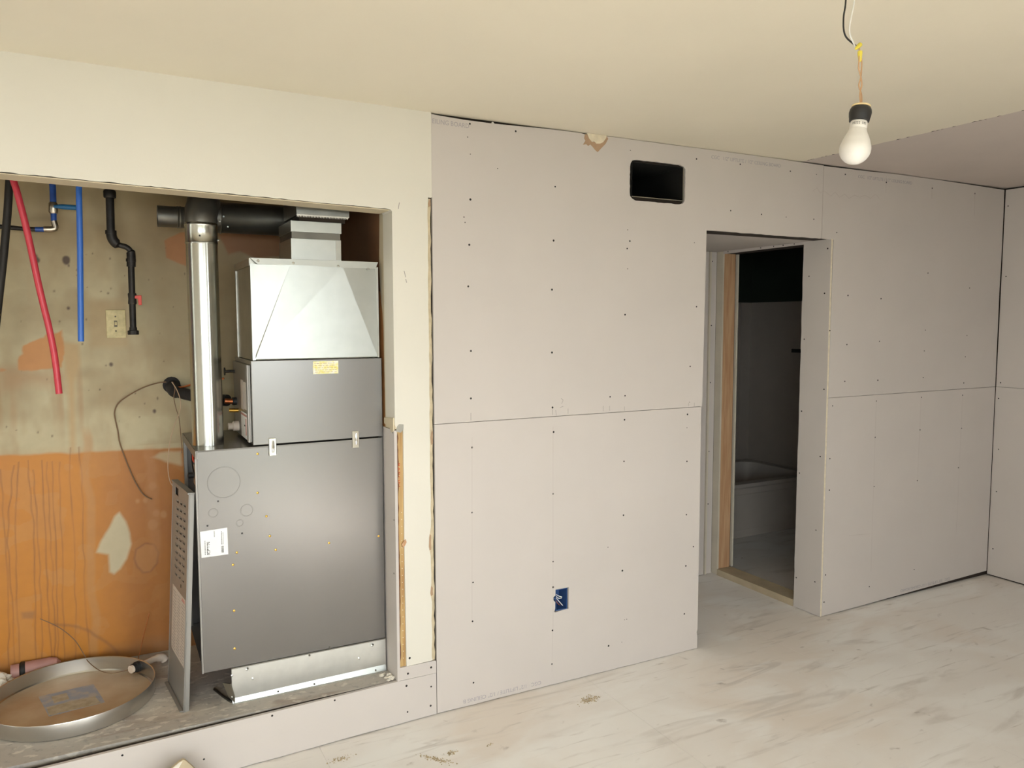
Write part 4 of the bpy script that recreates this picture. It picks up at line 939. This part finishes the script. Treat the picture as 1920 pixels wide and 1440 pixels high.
# face sheet with real louvre slots
slots = []
for c0 in range(3):
    for r0 in range(11):
        aa = 0.055 + c0 * 0.062; bb_ = 0.755 - r0 * 0.0285 - c0 * 0.004
        slots.append([(aa, bb_), (aa + 0.040, bb_), (aa + 0.040, bb_ + 0.012), (aa, bb_ + 0.012)])
slots.append([(0.19, lh - 0.045), (0.25, lh - 0.045), (0.25, lh - 0.015), (0.19, lh - 0.015)])
MB().slab([(0, 0), (lw, 0), (lw, lh), (0, lh)], slots, lambda u, v, tt: dp(u, v, -0.002 * tt)).build('face_sheet', 'panel_grey', t)
hood = MB()
for s_ in slots[:-1]:
    a0_, b0_ = s_[0]
    hood.add([dp(a0_, b0_ + 0.012, 0), dp(a0_ + 0.04, b0_ + 0.012, 0), dp(a0_ + 0.038, b0_ + 0.009, 0.003), dp(a0_ + 0.002, b0_ + 0.009, 0.003),
              dp(a0_, b0_ + 0.0112, -0.001), dp(a0_ + 0.04, b0_ + 0.0112, -0.001), dp(a0_ + 0.038, b0_ + 0.008, 0.002), dp(a0_ + 0.002, b0_ + 0.008, 0.002)],
             [(0, 1, 2, 3), (7, 6, 5, 4), (0, 4, 5, 1), (1, 5, 6, 2), (2, 6, 7, 3), (3, 7, 4, 0)])
hood.build('louvres', 'panel_grey', t, kind='stuff')
def ebox(a, b_, a2, b2, d_):
    return MB().obox(dp(a, b_, 0.0), wu * (a2 - a), hu * (b2 - b_), -nv * d_)
MB().slab([(0.012, 0.02), (lw - 0.012, 0.02), (lw - 0.012, lh - 0.01), (0.012, lh - 0.01)], [], lambda u, v, tt: dp(u, v, -0.006 - 0.006 * tt)).build('dark_slot_backing', 'cab_dark', t)  # added black sheet, stands in for the shade inside the louvre slots
MB().obox(dp(0, 0, 0.002), wu * 0.003, hu * lh, -nv * 0.020).build('edge_flange', 'panel_grey', t)
MB().obox(dp(lw - 0.002, 0, 0.001), wu * 0.002, hu * lh, -nv * 0.018).build('edge_flange', 'panel_grey', t)
MB().obox(dp(0, lh - 0.003, 0.005), wu * lw, hu * 0.006, -nv * 0.024).build('edge_flange', 'panel_grey', t)
MB().obox(dp(0.004, 0.002, 0.014), wu * (lw - 0.008), hu * 0.003, -nv * 0.012).build('edge_flange', 'panel_grey', t)
il = MB().obox(dp(0.02, 0.16, 0.0008), wu * 0.23, hu * 0.255, -nv * 0.0006).build('instruction_label', 'sticker_grey', t, label='pale printed instruction label')
pr = MB()
for k in range(20):
    b1 = 0.172 + k * 0.0118
    for a1 in (0.03, 0.105, 0.18):
        pr.obox(dp(a1, b1, 0.0011), wu * rnd.uniform(0.04, 0.062), hu * 0.0022, -nv * 0.0003)
pr.build('printed_lines', 'pencil', il, kind='stuff')
MB().obox(dp(0.03, 0.397, 0.0011), wu * 0.05, hu * 0.012, -nv * 0.0003).build('printed_bar', 'ink_pink', il)
MB().obox(dp(0.10, 0.44, 0.001), wu * 0.008, hu * 0.012, -nv * 0.0012).build('slot_hole', 'cab_dark', t)

# ------------------------------------------------------------------ drain pan
pc = (-0.157, 0.405)
PRr = 0.284
t = empty('drain_pan', (pc[0], pc[1], FZ), 'round shallow aluminium drain pan lying on the closet ledge', 'pan')
MB().lathe([(0.001, 0.003), (PRr - 0.010, 0.003), (PRr - 0.006, 0.008), (PRr - 0.003, 0.058), (PRr, 0.060), (PRr + 0.001, 0.057), (PRr - 0.002, 0.004), (PRr - 0.008, 0.0), (0.001, 0.0)], (pc[0], pc[1], FZ + 0.0008), (0, 0, 1), 72).build('pan_wall', 'pan_alu', t, smooth=True)
MB().lathe([(0.001, 0), (PRr - 0.013, 0), (PRr - 0.013, 0.0006), (0.001, 0.0006)], (pc[0], pc[1], FZ + 0.004), (0, 0, 1), 64).build('pan_floor', 'pan_floor', t)
L = [(-0.2786, 0.5167, 0.1860), (-0.0921, 0.5382, 0.1860), (-0.0508, 0.3483, 0.1860), (-0.2328, 0.3222, 0.1860)]
MB().add([(p[0], p[1], z) for z in (0.1848, 0.1854) for p in L], [(3, 2, 1, 0), (4, 5, 6, 7), (0, 1, 5, 4), (1, 2, 6, 5), (2, 3, 7, 6), (3, 0, 4, 7)]).build('pan_label', 'label_blue', t, label='torn blue and white label')
L2 = [(-0.2349, 0.4935, 0.1860), (-0.1833, 0.5004, 0.1860), (-0.1722, 0.4410, 0.1860), (-0.2211, 0.4291, 0.1860)]
MB().add([(p[0], p[1], z) for z in (0.1854, 0.1858) for p in L2], [(3, 2, 1, 0), (4, 5, 6, 7), (0, 1, 5, 4), (1, 2, 6, 5), (2, 3, 7, 6), (3, 0, 4, 7)]).build('label_patch', 'label_pale', t)
L3 = [(-0.2458, 0.4051, 0.1860), (-0.1678, 0.4149, 0.1860), (-0.0854, 0.4192, 0.1860), (-0.0651, 0.3465, 0.1860), (-0.2333, 0.3312, 0.1860)]
MB().add([(p[0], p[1], z) for z in (0.1854, 0.1858) for p in L3], [(4, 3, 2, 1, 0), (5, 6, 7, 8, 9), (0, 1, 6, 5), (1, 2, 7, 6), (2, 3, 8, 7), (3, 4, 9, 8), (4, 0, 5, 9)]).build('label_patch', 'label_pale', t)
dfp = [(0.0549, 0.5541, 0.2050)][0]
dd = Vector((dfp[0] - pc[0], dfp[1] - pc[1], 0)).normalized()
dc = Vector((pc[0], pc[1], 0.212)) + dd * (PRr - 0.03)
MB().lathe([(0.010, 0.028), (0.022, 0.028), (0.022, 0.014), (0.019, 0.012), (0.019, 0.0), (0.012, 0.0), (0.010, 0.006), (0.010, 0.028)], dc, dd, 20).build('drain_fitting', 'rubber', t, smooth=True)
MB().lathe([(0.009, 0.0), (0.016, 0.0), (0.016, 0.012), (0.009, 0.012), (0.009, 0.0)], dc - dd * 0.010, dd, 20).build('drain_nut', 'pvc', t, smooth=True)

e1 = Vector((pc[0], pc[1], 0.212)) + dd * (PRr + 0.004)
e2 = e1 + dd * 0.075
t = MB().tube(smooth_path([e1, e1 + dd * 0.04, e2, e2 + dd * 0.022 + Vector((0.008, 0.004, -0.008)), e2 + dd * 0.028 + Vector((0.012, 0.004, -0.022))], 4), [0.0125] * 9 + [0.0165] * 8, 16).build(
    'drain_elbow', 'pvc', smooth=True, label='pale plastic pipe elbow leading from the drain pan', cat='pipe')

# pinkish capped pipe and plaster lump behind the pan
q1 = [(-0.3764, 0.7000, 0.2255), (-0.3647, 0.7000, 0.2451), (-0.2659, 0.7000, 0.2350)]
t = empty('capped_pipe', (q1[1][0], 0.70, FZ), 'stubby pinkish pipe with black band behind the drain pan', 'pipe')
pz = FZ + 0.037
MB().lathe([(0.036, 0), (0.036, 0.085), (0.030, 0.11), (0.012, 0.125)], (-0.335, 0.722, pz), (1, 0.05, 0), 20).build('pipe_body', 'pink_pipe', t, smooth=True)
MB().lathe([(0.0365, 0), (0.038, 0.003), (0.038, 0.014), (0.0365, 0.017)], (-0.352, 0.722, pz), (1, 0.05, 0), 20).build('rubber_band', 'rubber', t, smooth=True)
MB().lathe([(0.034, 0), (0.034, 0.03)], (-0.385, 0.722, pz - 0.001), (1, 0.05, 0), 20).build('pipe_end', 'pink_pipe', t, smooth=True)

def lump(name, c, r, m, label, cat, seed, squash=(1, 1, 0.6), group=None):
    bm = bmesh.new(); bmesh.ops.create_icosphere(bm, subdivisions=3, radius=1.0)
    rr_ = random.Random(seed)
    import mathutils.noise as mn
    for v in bm.verts:
        k = 1 + 0.45 * mn.noise(v.co * 2.2 + Vector((seed * 3.1, 0, 0))) + 0.2 * mn.noise(v.co * 6 + Vector((0, seed, 0)))
        v.co = Vector((v.co.x * r * squash[0] * k, v.co.y * r * squash[1] * k, max(v.co.z, -0.55) * r * squash[2] * k))
    zz = min(v.co.z for v in bm.verts)
    mb = MB()
    mb.add([(v.co.x + c[0], v.co.y + c[1], v.co.z - zz + c[2]) for v in bm.verts], [tuple(v.index for v in f.verts) for f in bm.faces])
    bm.free()
    return mb.build(name, m, smooth=False, label=label, cat=cat, group=group)
lump('plaster_lump', (-0.43, 0.675, FZ + 0.0005), 0.052, 'plaster', 'crumbly white plaster lump behind the drain pan', 'plaster', 3, (0.95, 0.9, 0.75))

# ------------------------------------------------------------------ plumbing above
t = MB().tube(smooth_path([(-0.30, 0.40, 2.438)] + [(-0.2670, 0.4000, 2.1563), (-0.2541, 0.4000, 2.0868), (-0.2308, 0.4000, 1.9573), (-0.1993, 0.4000, 1.7399), (-0.1768, 0.4000, 1.6052), (-0.1630, 0.4000, 1.4940), (-0.1549, 0.4000, 1.3642)]), 0.0115, 14).build('pex_tube', 'pex_red', smooth=True, label='red plastic water tube hanging down in front of the stained wall', cat='tube', group='plastic water tubes')
t = MB().tube(smooth_path([(-0.06, 0.40, 2.438)] + [(-0.0594, 0.4000, 2.1590), (-0.0617, 0.4000, 2.1012), (-0.0653, 0.4000, 1.9273), (-0.0706, 0.4000, 1.7519), (-0.0768, 0.4000, 1.5553)]), 0.0105, 14).build('pex_tube', 'pex_blue', smooth=True, label='blue plastic water tube hanging straight down in the closet', cat='tube', group='plastic water tubes')

vp = [(-0.1570, 0.6600, 2.1894), (-0.1552, 0.6600, 2.1487), (-0.1567, 0.6600, 2.0708), (-0.1569, 0.6600, 2.0215), (-0.1545, 0.6600, 1.9928), (-0.1924, 0.6600, 1.9867), (-0.2209, 0.6600, 1.9852), (-0.2577, 0.6600, 1.9852), (-0.3857, 0.6600, 1.9923)]
t = empty('shutoff_valve', (vp[2][0], 0.66, vp[4][2]), 'blue valve with lever and elbow on a thin dark pipe', 'valve')
MB().tube([(vp[0][0], 0.66, 2.438), vp[0], vp[1], vp[2]], 0.0115, 14).build('riser', 'blue_paint', t, smooth=True)
MB().lathe([(0.013, -0.022), (0.017, -0.016), (0.017, 0.016), (0.013, 0.022)], vp[2], (0, 0, 1), 14).build('valve_body', 'nickel', t, smooth=True)
MB().tube([Vector(vp[2]) + Vector((0.004, -0.02, 0.004)), Vector(vp[2]) + Vector((0.03, -0.024, 0.004)), Vector(vp[2]) + Vector((0.085, -0.026, 0.003)), Vector(vp[2]) + Vector((0.092, -0.026, 0.002))], [0.005, 0.010, 0.010, 0.005], 10).build('lever', 'blue_handle', t, smooth=True)
MB().tube([Vector(vp[2]) + Vector((0, 0, -0.02)), vp[3]], 0.0105, 14).build('riser', 'blue_paint', t, smooth=True)
MB().tube(smooth_path([vp[3], vp[4], vp[5]], 5), 0.0115, 14).build('elbow', 'nickel', t, smooth=True)
MB().tube([vp[5], vp[6]], 0.0095, 14).build('branch', 'blue_paint', t, smooth=True)
MB().tube([vp[6], vp[7], vp[8]], 0.0085, 12).build('thin_pipe', 'black_iron', t, smooth=True)

gp = [(0.0417, 0.6200, 2.1870), (0.0406, 0.6200, 2.1578), (0.0409, 0.6200, 2.1162), (0.0395, 0.6200, 1.9822), (0.0443, 0.6200, 1.9572), (0.0606, 0.6200, 1.9369), (0.0908, 0.6200, 1.9277), (0.1057, 0.6200, 1.9134), (0.1088, 0.6200, 1.8922), (0.1072, 0.6200, 1.8495), (0.1084, 0.6200, 1.7747), (0.1054, 0.6200, 1.5874)]
t = empty('gas_pipe', (gp[3][0], 0.62, gp[-1][2]), 'black iron gas pipe with offset bend ending in a cap', 'pipe')
MB().tube([(gp[0][0], 0.62, 2.438), gp[1]], 0.0165, 14).build('riser', 'black_iron', t, smooth=True)
MB().lathe([(0.0215, 0), (0.0235, 0.006), (0.0235, 0.024), (0.021, 0.030)], (gp[2][0], 0.62, gp[2][2] + 0.002), (0, 0, 1), 14).build('coupling', 'black_iron', t, smooth=True)
MB().tube([gp[1], gp[2], gp[3]], 0.0155, 14).build('upper_length', 'black_iron', t, smooth=True)
MB().tube(smooth_path(gp[3:10], 4), [0.0195] * 9 + [0.011] * 8 + [0.017] * 8, 14).build('offset_bend', 'black_iron', t, smooth=True)
MB().lathe([(0.021, 0), (0.021, 0.014)], (gp[3][0], 0.62, gp[3][2] - 0.006), (0, 0, 1), 14).build('collar', 'black_iron', t, smooth=True)
MB().lathe([(0.019, 0), (0.019, 0.012)], (gp[9][0], 0.62, gp[9][2] + 0.02), (0, 0, 1), 14).build('collar', 'black_iron', t, smooth=True)
MB().tube([gp[9], gp[11]], 0.0125, 14).build('drop_length', 'black_iron', t, smooth=True)
gvv = [(0.1064, 0.6200, 1.7210)][0]
MB().lathe([(0.0155, -0.022), (0.0165, -0.018), (0.015, 0.0), (0.0165, 0.018), (0.0155, 0.022)], gvv, (0, 0, 1), 14).build('gas_cock', 'black_iron_worn', t, smooth=True)
MB().add([(gvv[0] + x, 0.608 + y, gvv[2] + z) for y in (0, 0.008) for x, z in ((0.008, 0.012), (0.034, 0.014), (0.034, -0.026), (0.022, -0.026), (0.020, 0.0), (0.008, 0.0))],
         [(5, 4, 3, 2, 1, 0), (6, 7, 8, 9, 10, 11)] + [(k, (k + 1) % 6, (k + 1) % 6 + 6, k + 6) for k in range(6)]).build('red_handle', 'red_handle', t, bevel=0.002, label='red lever handle')
MB().lathe([(0.020, 0), (0.021, 0.003), (0.021, 0.016), (0.015, 0.018), (0.0145, 0.03)], (gp[11][0], 0.62, gp[11][2] - 0.012), (0, 0, 1), 12).build('end_cap', 'black_iron', t)

MB().tube([(-0.20, 0.52, 2.438)] + [(-0.2813, 0.5200, 2.1830), (-0.2967, 0.5200, 2.0243), (-0.3153, 0.5200, 1.8688), (-0.3372, 0.5200, 1.7128), (-0.3616, 0.5200, 1.5370), (-0.4047, 0.5200, 1.2434)], 0.0135, 14).build('iron_pipe', 'black_iron_worn', smooth=True, label='worn black pipe slanting down beside the red tube', cat='pipe')

# light switch on the rear wall
s = [(0.0092, 0.7550, 1.6773), (0.0826, 0.7550, 1.6777), (0.0863, 0.7550, 1.5615), (0.0087, 0.7550, 1.5602), (0.0445, 0.7550, 1.6198)]
t = empty('light_switch', (s[4][0], YW, s[3][2]), 'grimy ivory toggle light switch on the stained closet wall', 'switch')
MB().box(s[0][0], s[2][0] - 0.004, 0.7525, 0.7595, s[3][2], s[0][2]).build('cover_plate', 'switch_ivory', t, bevel=0.002)
MB().box(s[4][0] - 0.006, s[4][0] + 0.006, 0.7515, 0.753, s[4][2] - 0.013, s[4][2] + 0.013).build('toggle_slot', 'switch_dark', t)
MB().box(s[4][0] - 0.004, s[4][0] + 0.004, 0.740, 0.752, s[4][2] - 0.006, s[4][2] + 0.008).build('toggle', 'switch_ivory', t, bevel=0.001)
sd_ = MB()
for dz in (0.03, -0.03):
    sd_.lathe([(0.0035, 0), (0.002, 0.001)], (s[4][0], 0.7525, s[4][2] + dz), (0, -1, 0), 8)
sd_.build('plate_screws', 'switch_dark', t, kind='stuff')

# insulated refrigerant hose out of the wall hole
hp0 = [(0.2502, 0.7500, 1.3550)][0]
t = empty('refrigerant_line', hp0, 'black foam hose and copper line leaving a hole in the closet wall', 'hose')
MB().lathe([(0.034, 0), (0.036, 0.004), (0.030, 0.006)], (hp0[0], 0.759, hp0[2]), (0, -1, 0), 16).build('wall_hole', 'foam_black', t)
MB().tube(smooth_path([(hp0[0] + 0.004, 0.755, hp0[2] - 0.008), (hp0[0] + 0.012, 0.71, hp0[2] - 0.022), (hp0[0] + 0.05, 0.66, hp0[2] - 0.035), (0.38, 0.56, 1.305), (0.44, 0.48, 1.303)]), [0.030] * 8 + [0.024] * 17, 16).build('foam_sleeve', 'foam_black', t, smooth=True)
MB().tube(smooth_path([(hp0[0] - 0.02, 0.745, hp0[2] - 0.004), (hp0[0] + 0.03, 0.68, hp0[2] - 0.006), (0.33, 0.60, 1.368), (0.44, 0.55, 1.39)]), 0.0045, 8).build('copper_line', 'copper', t, smooth=True)

MB().tube(smooth_path([(0.2294, 0.7480, 1.3698), (0.1958, 0.7480, 1.3665), (0.1415, 0.7480, 1.3503), (0.0792, 0.7480, 1.3167), (0.0419, 0.7480, 1.2869), (0.0266, 0.7480, 1.2517), (0.0274, 0.7480, 1.2223), (0.0355, 0.7480, 1.1698), (0.0398, 0.7480, 1.1242), (0.0538, 0.7480, 1.0685), (0.0755, 0.7480, 0.9980), (0.0978, 0.7480, 0.9360), (0.1249, 0.7480, 0.8869), (0.1553, 0.7480, 0.8650)]), 0.0026, 8).build('thermostat_cable', 'cable_brown', smooth=True, label='thin brown cable looping down the stained closet wall', cat='cable')
MB().tube(smooth_path([(0.2403, 0.6000, 1.3793), (0.2557, 0.6000, 1.3521), (0.2687, 0.6000, 1.3136), (0.2717, 0.6000, 1.2800), (0.2645, 0.6000, 1.2468), (0.2466, 0.6000, 1.2031), (0.2283, 0.6000, 1.1439), (0.2181, 0.6000, 1.0820), (0.2138, 0.6000, 1.0150), (0.2220, 0.6000, 0.9579), (0.2494, 0.6000, 0.9167)]), 0.0017, 8).build('control_wire', 'cable_pale', smooth=True, label='pale control wire dangling beside the flue pipe', cat='wire')
MB().tube(smooth_path([(0.2472, 0.6400, 1.3764), (0.2544, 0.6400, 1.3447), (0.2491, 0.6400, 1.3111), (0.2558, 0.6400, 1.2657), (0.2667, 0.6400, 1.2199), (0.2707, 0.6400, 1.1515), (0.2732, 0.6400, 1.0989), (0.2723, 0.6400, 1.0716)]), 0.0017, 8).build('control_wire', 'cable_brown', smooth=True, label='brown control wire dropping behind the flue into the furnace', cat='wire')
MB().tube(smooth_path([tuple(p) for p in [(-0.2742, 0.7000, 0.4308), (-0.2108, 0.7000, 0.3833), (-0.1564, 0.7000, 0.3186), (-0.1245, 0.7000, 0.2484)]] + [tuple(p) for p in [(-0.1092, 0.6684, 0.2280)]] + [tuple(p) for p in [(-0.0729, 0.6219, 0.2050), (-0.0344, 0.5685, 0.2050), (0.0042, 0.5590, 0.2050), (0.0455, 0.5702, 0.2050)]]), 0.0018, 8).build(
    'ground_wire', 'cable_brown', smooth=True, label='thin wire trailing into the drain pan', cat='wire')
MB().tube(smooth_path([(0.1227, 0.6200, 0.4085), (0.0993, 0.6200, 0.3209), (0.0853, 0.6200, 0.2662), (0.0712, 0.6200, 0.2115)]), 0.0014, 6).build('copper_wire', 'copper', smooth=True, label='fine copper wire hanging to the drain pan fitting', cat='wire')

# plaster crumbs at the jamb foot on the ledge
for k, (p, r_) in enumerate(zip([(0.9516, 0.0714, 0.1810), (0.9608, 0.0449, 0.1810), (0.9805, 0.0561, 0.1810), (0.9877, 0.0307, 0.1810), (1.0055, 0.0428, 0.1810), (0.9643, 0.0218, 0.1810), (0.9654, 0.0859, 0.1810)], (0.010, 0.008, 0.013, 0.014, 0.009, 0.008, 0.006))):
    lump('plaster_crumb', (min(p[0], 0.978), p[1], FZ + 0.0004), r_, 'plaster', 'white plaster crumb at the foot of the closet jamb', 'plaster', 20 + k, (1, 0.8, 0.6), group='plaster crumbs by the jamb')

# ------------------------------------------------------------------ duct behind the hole in the upper sheet
t = empty('air_duct', ((vent[0] + vent[1]) / 2, 0.3, vent[2]), 'dark rectangular metal duct opening high in the drywall', 'duct')
ad = MB()
x0, x1, z0, z1 = vent[0] + 0.001, vent[1] - 0.001, vent[2] + 0.001, vent[3] - 0.001
ad.box(x0, x1, 0.004, 0.55, z0, z0 + 0.002).box(x0, x1, 0.004, 0.55, z1 - 0.002, z1).box(x0, x0 + 0.002, 0.004, 0.55, z0 + 0.002, z1 - 0.002).box(x1 - 0.002, x1, 0.004, 0.55, z0 + 0.002, z1 - 0.002).box(x0, x1, 0.55, 0.552, z0, z1)
ad.build('duct_liner', 'cab_dark', t)
MB().box(x0 - 0.0, x1 + 0.0, 0.0018, 0.0042, z0 - 0.001, z0 + 0.003).build('duct_lip', 'galv_dim', t)
MB().box(x1 - 0.004, x1 + 0.001, 0.0018, 0.0042, z0 + 0.003, z1).build('duct_lip', 'galv_dim', t)

# electrical box in the lower sheet
t = empty('electrical_box', (1.7665, 0.04, 0.338), 'blue electrical box with loose white wires low in the drywall', 'electrical box')
eb = MB()
x0, x1, z0, z1 = 1.7365, 1.7975, 0.3375, 0.4345
eb.box(x0, x1, 0.07, 0.073, z0, z1).box(x0, x0 + 0.003, 0.003, 0.07, z0, z1).box(x1 - 0.003, x1, 0.003, 0.07, z0, z1).box(x0 + 0.003, x1 - 0.003, 0.003, 0.07, z0, z0 + 0.003).box(x0 + 0.003, x1 - 0.003, 0.003, 0.07, z1 - 0.003, z1)
eb.build('box_shell', 'box_blue', t)
for k, pts in enumerate((
    [(1.745, 0.06, 0.425), (1.744, 0.02, 0.412), (1.752, 0.006, 0.404), (1.770, 0.004, 0.396)],
    [(1.745, 0.06, 0.42), (1.746, 0.02, 0.402), (1.754, 0.008, 0.392), (1.770, 0.006, 0.391)],
    [(1.745, 0.06, 0.41), (1.748, 0.02, 0.392), (1.760, 0.008, 0.374), (1.775, 0.006, 0.356)],
    [(1.743, 0.06, 0.40), (1.744, 0.02, 0.384), (1.754, 0.012, 0.366), (1.764, 0.01, 0.358)])):
    MB().tube(smooth_path(pts, 4), 0.0017, 8).build('wire', 'wire_white' if k < 3 else 'copper', t, smooth=True)
MB().lathe([(0.004, 0), (0.004, 0.006)], (1.730, 0.004, 0.397), (0, -1, 0), 10).build('mounting_ear', 'box_blue', t)

# ------------------------------------------------------------------ bare bulb on its wires
base = Vector((1.3470, -1.803, 1.9385)); neck = Vector((1.3640, -1.8035, 2.045))
ax = (neck - base).normalized()
t = empty('bare_bulb', tuple(base), 'white light bulb in a taped socket hanging from ceiling wires', 'light bulb')
prof = [(0.0005, 0.0)]
for k in range(1, 15):
    a = math.pi * k / 22
    prof.append((0.0300 * math.sin(a), 0.0300 * (1 - math.cos(a))))
prof += [(0.0262, 0.0475), (0.0232, 0.0545), (0.0200, 0.0610), (0.0176, 0.0665), (0.0163, 0.071)]
MB().lathe(prof, base, ax, 40).build('bulb_globe', 'bulb_glass', t, smooth=True)
bc = MB().lathe([(0.0163, 0.0712), (0.0168, 0.073), (0.0165, 0.083), (0.0145, 0.088), (0.0125, 0.094)], base, ax, 32).build('bulb_collar', 'bulb_collar', t, smooth=True)
side = ax.cross(Vector((0, 1, 0))).normalized()
fr = -(Vector((1.35, -1.803, 1.96)) - Vector((0, -2.8924, 1.6228))); fr = (fr - ax * fr.dot(ax)).normalized(); sd2 = ax.cross(fr).normalized()
pm = MB()
for k in range(9):
    an = -0.75 + 1.5 * k / 8
    if k == 5: continue
    for rw in range(2):
        d0 = fr * math.cos(an) + sd2 * math.sin(an); d1 = fr * math.cos(an + 0.11) + sd2 * math.sin(an + 0.11)
        hz = 0.0765 + rw * 0.0026
        pm.add([base + ax * hz + d0 * 0.0169, base + ax * hz + d1 * 0.0169, base + ax * (hz + 0.0017) + d1 * 0.0169, base + ax * (hz + 0.0017) + d0 * 0.0169], [(0, 1, 2, 3)])
pm.build('printed_lines', 'ink_dark', bc, kind='stuff')
sk = MB()
sp = [(0.0178, 0.0905), (0.0205, 0.094), (0.0212, 0.104), (0.0196, 0.112), (0.0168, 0.1155)]
sk.lathe(sp, base, ax, 28)
MB().lathe([(0.0165, 0.0860), (0.0190, 0.0865), (0.0196, 0.092), (0.0205, 0.096), (0.0214, 0.104), (0.0205, 0.1095), (0.0185, 0.1135), (0.016, 0.115)], base, ax, 28).build('taped_socket', 'tape_black', t, smooth=True)
MB().lathe([(0.0150, 0.1145), (0.0185, 0.1150), (0.0178, 0.1185), (0.0120, 0.1205)], base, ax, 24).build('socket_rim', 'socket_cream', t, smooth=True)
tp = base + ax * 0.118
Pw = lambda px: Vector(px)
n1 = Vector((1.3680, -1.7940, 2.157)); n2 = Vector((1.3690, -1.7925, 2.176))
MB().tube(smooth_path([tp + Vector((-0.002, 0, 0)), (1.3635, -1.801, 2.080), (1.3705, -1.799, 2.097), (1.3690, -1.798, 2.112), (1.3625, -1.797, 2.130), (1.3640, -1.796, 2.146), (1.367, -1.794, 2.160)]), 0.0014, 8).build('lamp_wire', 'wire_tan', t, smooth=True)
MB().tube(smooth_path([tp + Vector((0.001, 0, 0)), (1.3695, -1.800, 2.078), (1.3635, -1.798, 2.096), (1.3680, -1.798, 2.112), (1.3720, -1.796, 2.130), (1.3715, -1.796, 2.148), (1.3675, -1.793, 2.168), (1.3690, -1.792, 2.178)]), 0.0014, 8).build('lamp_wire', 'wire_tan', t, smooth=True)
MB().lathe([(0.0045, 0), (0.0048, 0.004), (0.0030, 0.019), (0.0015, 0.021)], n1 + Vector((0.0004, 0, 0.008)), (0.02, 0, -1), 12).build('wire_nut', 'nut_yellow', t, smooth=True)
MB().lathe([(0.0044, 0), (0.0046, 0.004), (0.0028, 0.016), (0.0014, 0.018)], n2 + Vector((0.0015, 0, 0.003)), (-0.75, 0, -0.6), 12).build('wire_nut', 'nut_yellow', t, smooth=True)
bw = [(1.3454, -1.7750, 2.2670), (1.3406, -1.7750, 2.2351), (1.3418, -1.7750, 2.2093), (1.3503, -1.7750, 2.1951), (1.3713, -1.7750, 2.1859), (1.3859, -1.7750, 2.1809)]
MB().tube(smooth_path([(bw[0][0] + 0.006, -1.77, H - 0.001), (bw[0][0] + 0.004, -1.772, 2.36)] + [tuple(p) for p in bw]), 0.0017, 8).build('black_wire', 'tape_black', t, smooth=True)
ww = [(1.3581, -1.7850, 2.2658), (1.3517, -1.7850, 2.2357), (1.3465, -1.7850, 2.2121), (1.3488, -1.7850, 2.1969), (1.3589, -1.7850, 2.1830), (1.3723, -1.7850, 2.1684)]
MB().tube(smooth_path([(ww[0][0] + 0.012, -1.785, H - 0.001), (ww[0][0] + 0.008, -1.785, 2.36)] + [tuple(p) for p in ww]), 0.0014, 8).build('white_wire', 'wire_white', t, smooth=True)

# ------------------------------------------------------------------ scraps on the floor
dl = [(1.7914, -0.1900, 0.0000), (0.7225, -0.1391, 0.0000), (1.0343, -0.3080, 0.0000), (1.1006, -0.2943, 0.0000), (1.2515, -0.3112, 0.0000), (2.4226, 0.2660, -0.0000)]
def dust(c, n_, spread_, label, seed, rot=0.0, asp=2.0):
    r_ = random.Random(seed); mb = MB()
    for k in range(n_):
        a = r_.gauss(0, spread_ * asp * 0.5); b1 = r_.gauss(0, spread_ * 0.5)
        x = c[0] + a * math.cos(rot) - b1 * math.sin(rot); y = c[1] + a * math.sin(rot) + b1 * math.cos(rot)
        s_ = r_.uniform(0.0012, 0.0042)
        h_ = r_.uniform(0.5, 1.2) * s_
        an = r_.uniform(0, 6.3)
        vs_ = [(x + s_ * math.cos(an + q_ * 1.5708) * r_.uniform(.6, 1.2), y + s_ * math.sin(an + q_ * 1.5708) * r_.uniform(.6, 1.2), 0.0002) for q_ in range(4)] + [(x, y, h_ + 0.0006)]
        mb.add(vs_, [(0, 1, 4), (1, 2, 4), (2, 3, 4), (3, 0, 4), (3, 2, 1, 0)])
    o_ = mb.build('sawdust_pile', 'sawdust', kind='stuff', label=label, cat='sawdust')
dust(dl[0], 150, 0.022, 'tan crumb pile on the floor under the electrical box', 1, 0.2, 2.2)
dust(dl[1], 60, 0.016, 'small tan crumbs on the floor close to the curb', 2, 0.1, 2.4)
dust(dl[2], 130, 0.012, 'long streak of brown crumbs at the near edge of the floor', 3, -0.9, 5.5)
dust(dl[3], 45, 0.012, 'few tan crumbs beside the long brown streak', 4, 0.1, 1.8)
dust(dl[4], 12, 0.008, 'tiny crumbs on the open floor beyond the streak', 5, 0.1, 2.0)

sp_ = [(0.1797, -0.1600, 0.1557)][0]
t = empty('drywall_scrap', (sp_[0], -0.2, 0), 'torn corner of a drywall offcut standing against the curb', 'drywall scrap')
zt = sp_[2]
MB().slab([(-0.20, -zt), (-0.11, -0.062), (-0.05, -0.026), (-0.012, -0.004), (0.0, 0.0), (0.008, -0.004), (0.03, -0.03), (0.06, -0.07), (0.10, -zt)], [],
          lambda u, v, tt: (sp_[0] + u, sp_[1] + 0.012 * tt + (v + zt) * 0.25 - zt * 0.25, zt + v + 0.0005)).build('torn_board', 'plate_wood', t)
MB().slab([(-0.20, -zt), (-0.11, -0.064), (-0.05, -0.028), (-0.012, -0.006), (-0.001, -0.004), (-0.02, -0.03), (-0.06, -zt)], [],
          lambda u, v, tt: (sp_[0] + u, sp_[1] - 0.0008 + 0.001 * tt + (v + zt) * 0.25 - zt * 0.25, zt + v + 0.0005)).build('torn_paper', 'plaster', t)
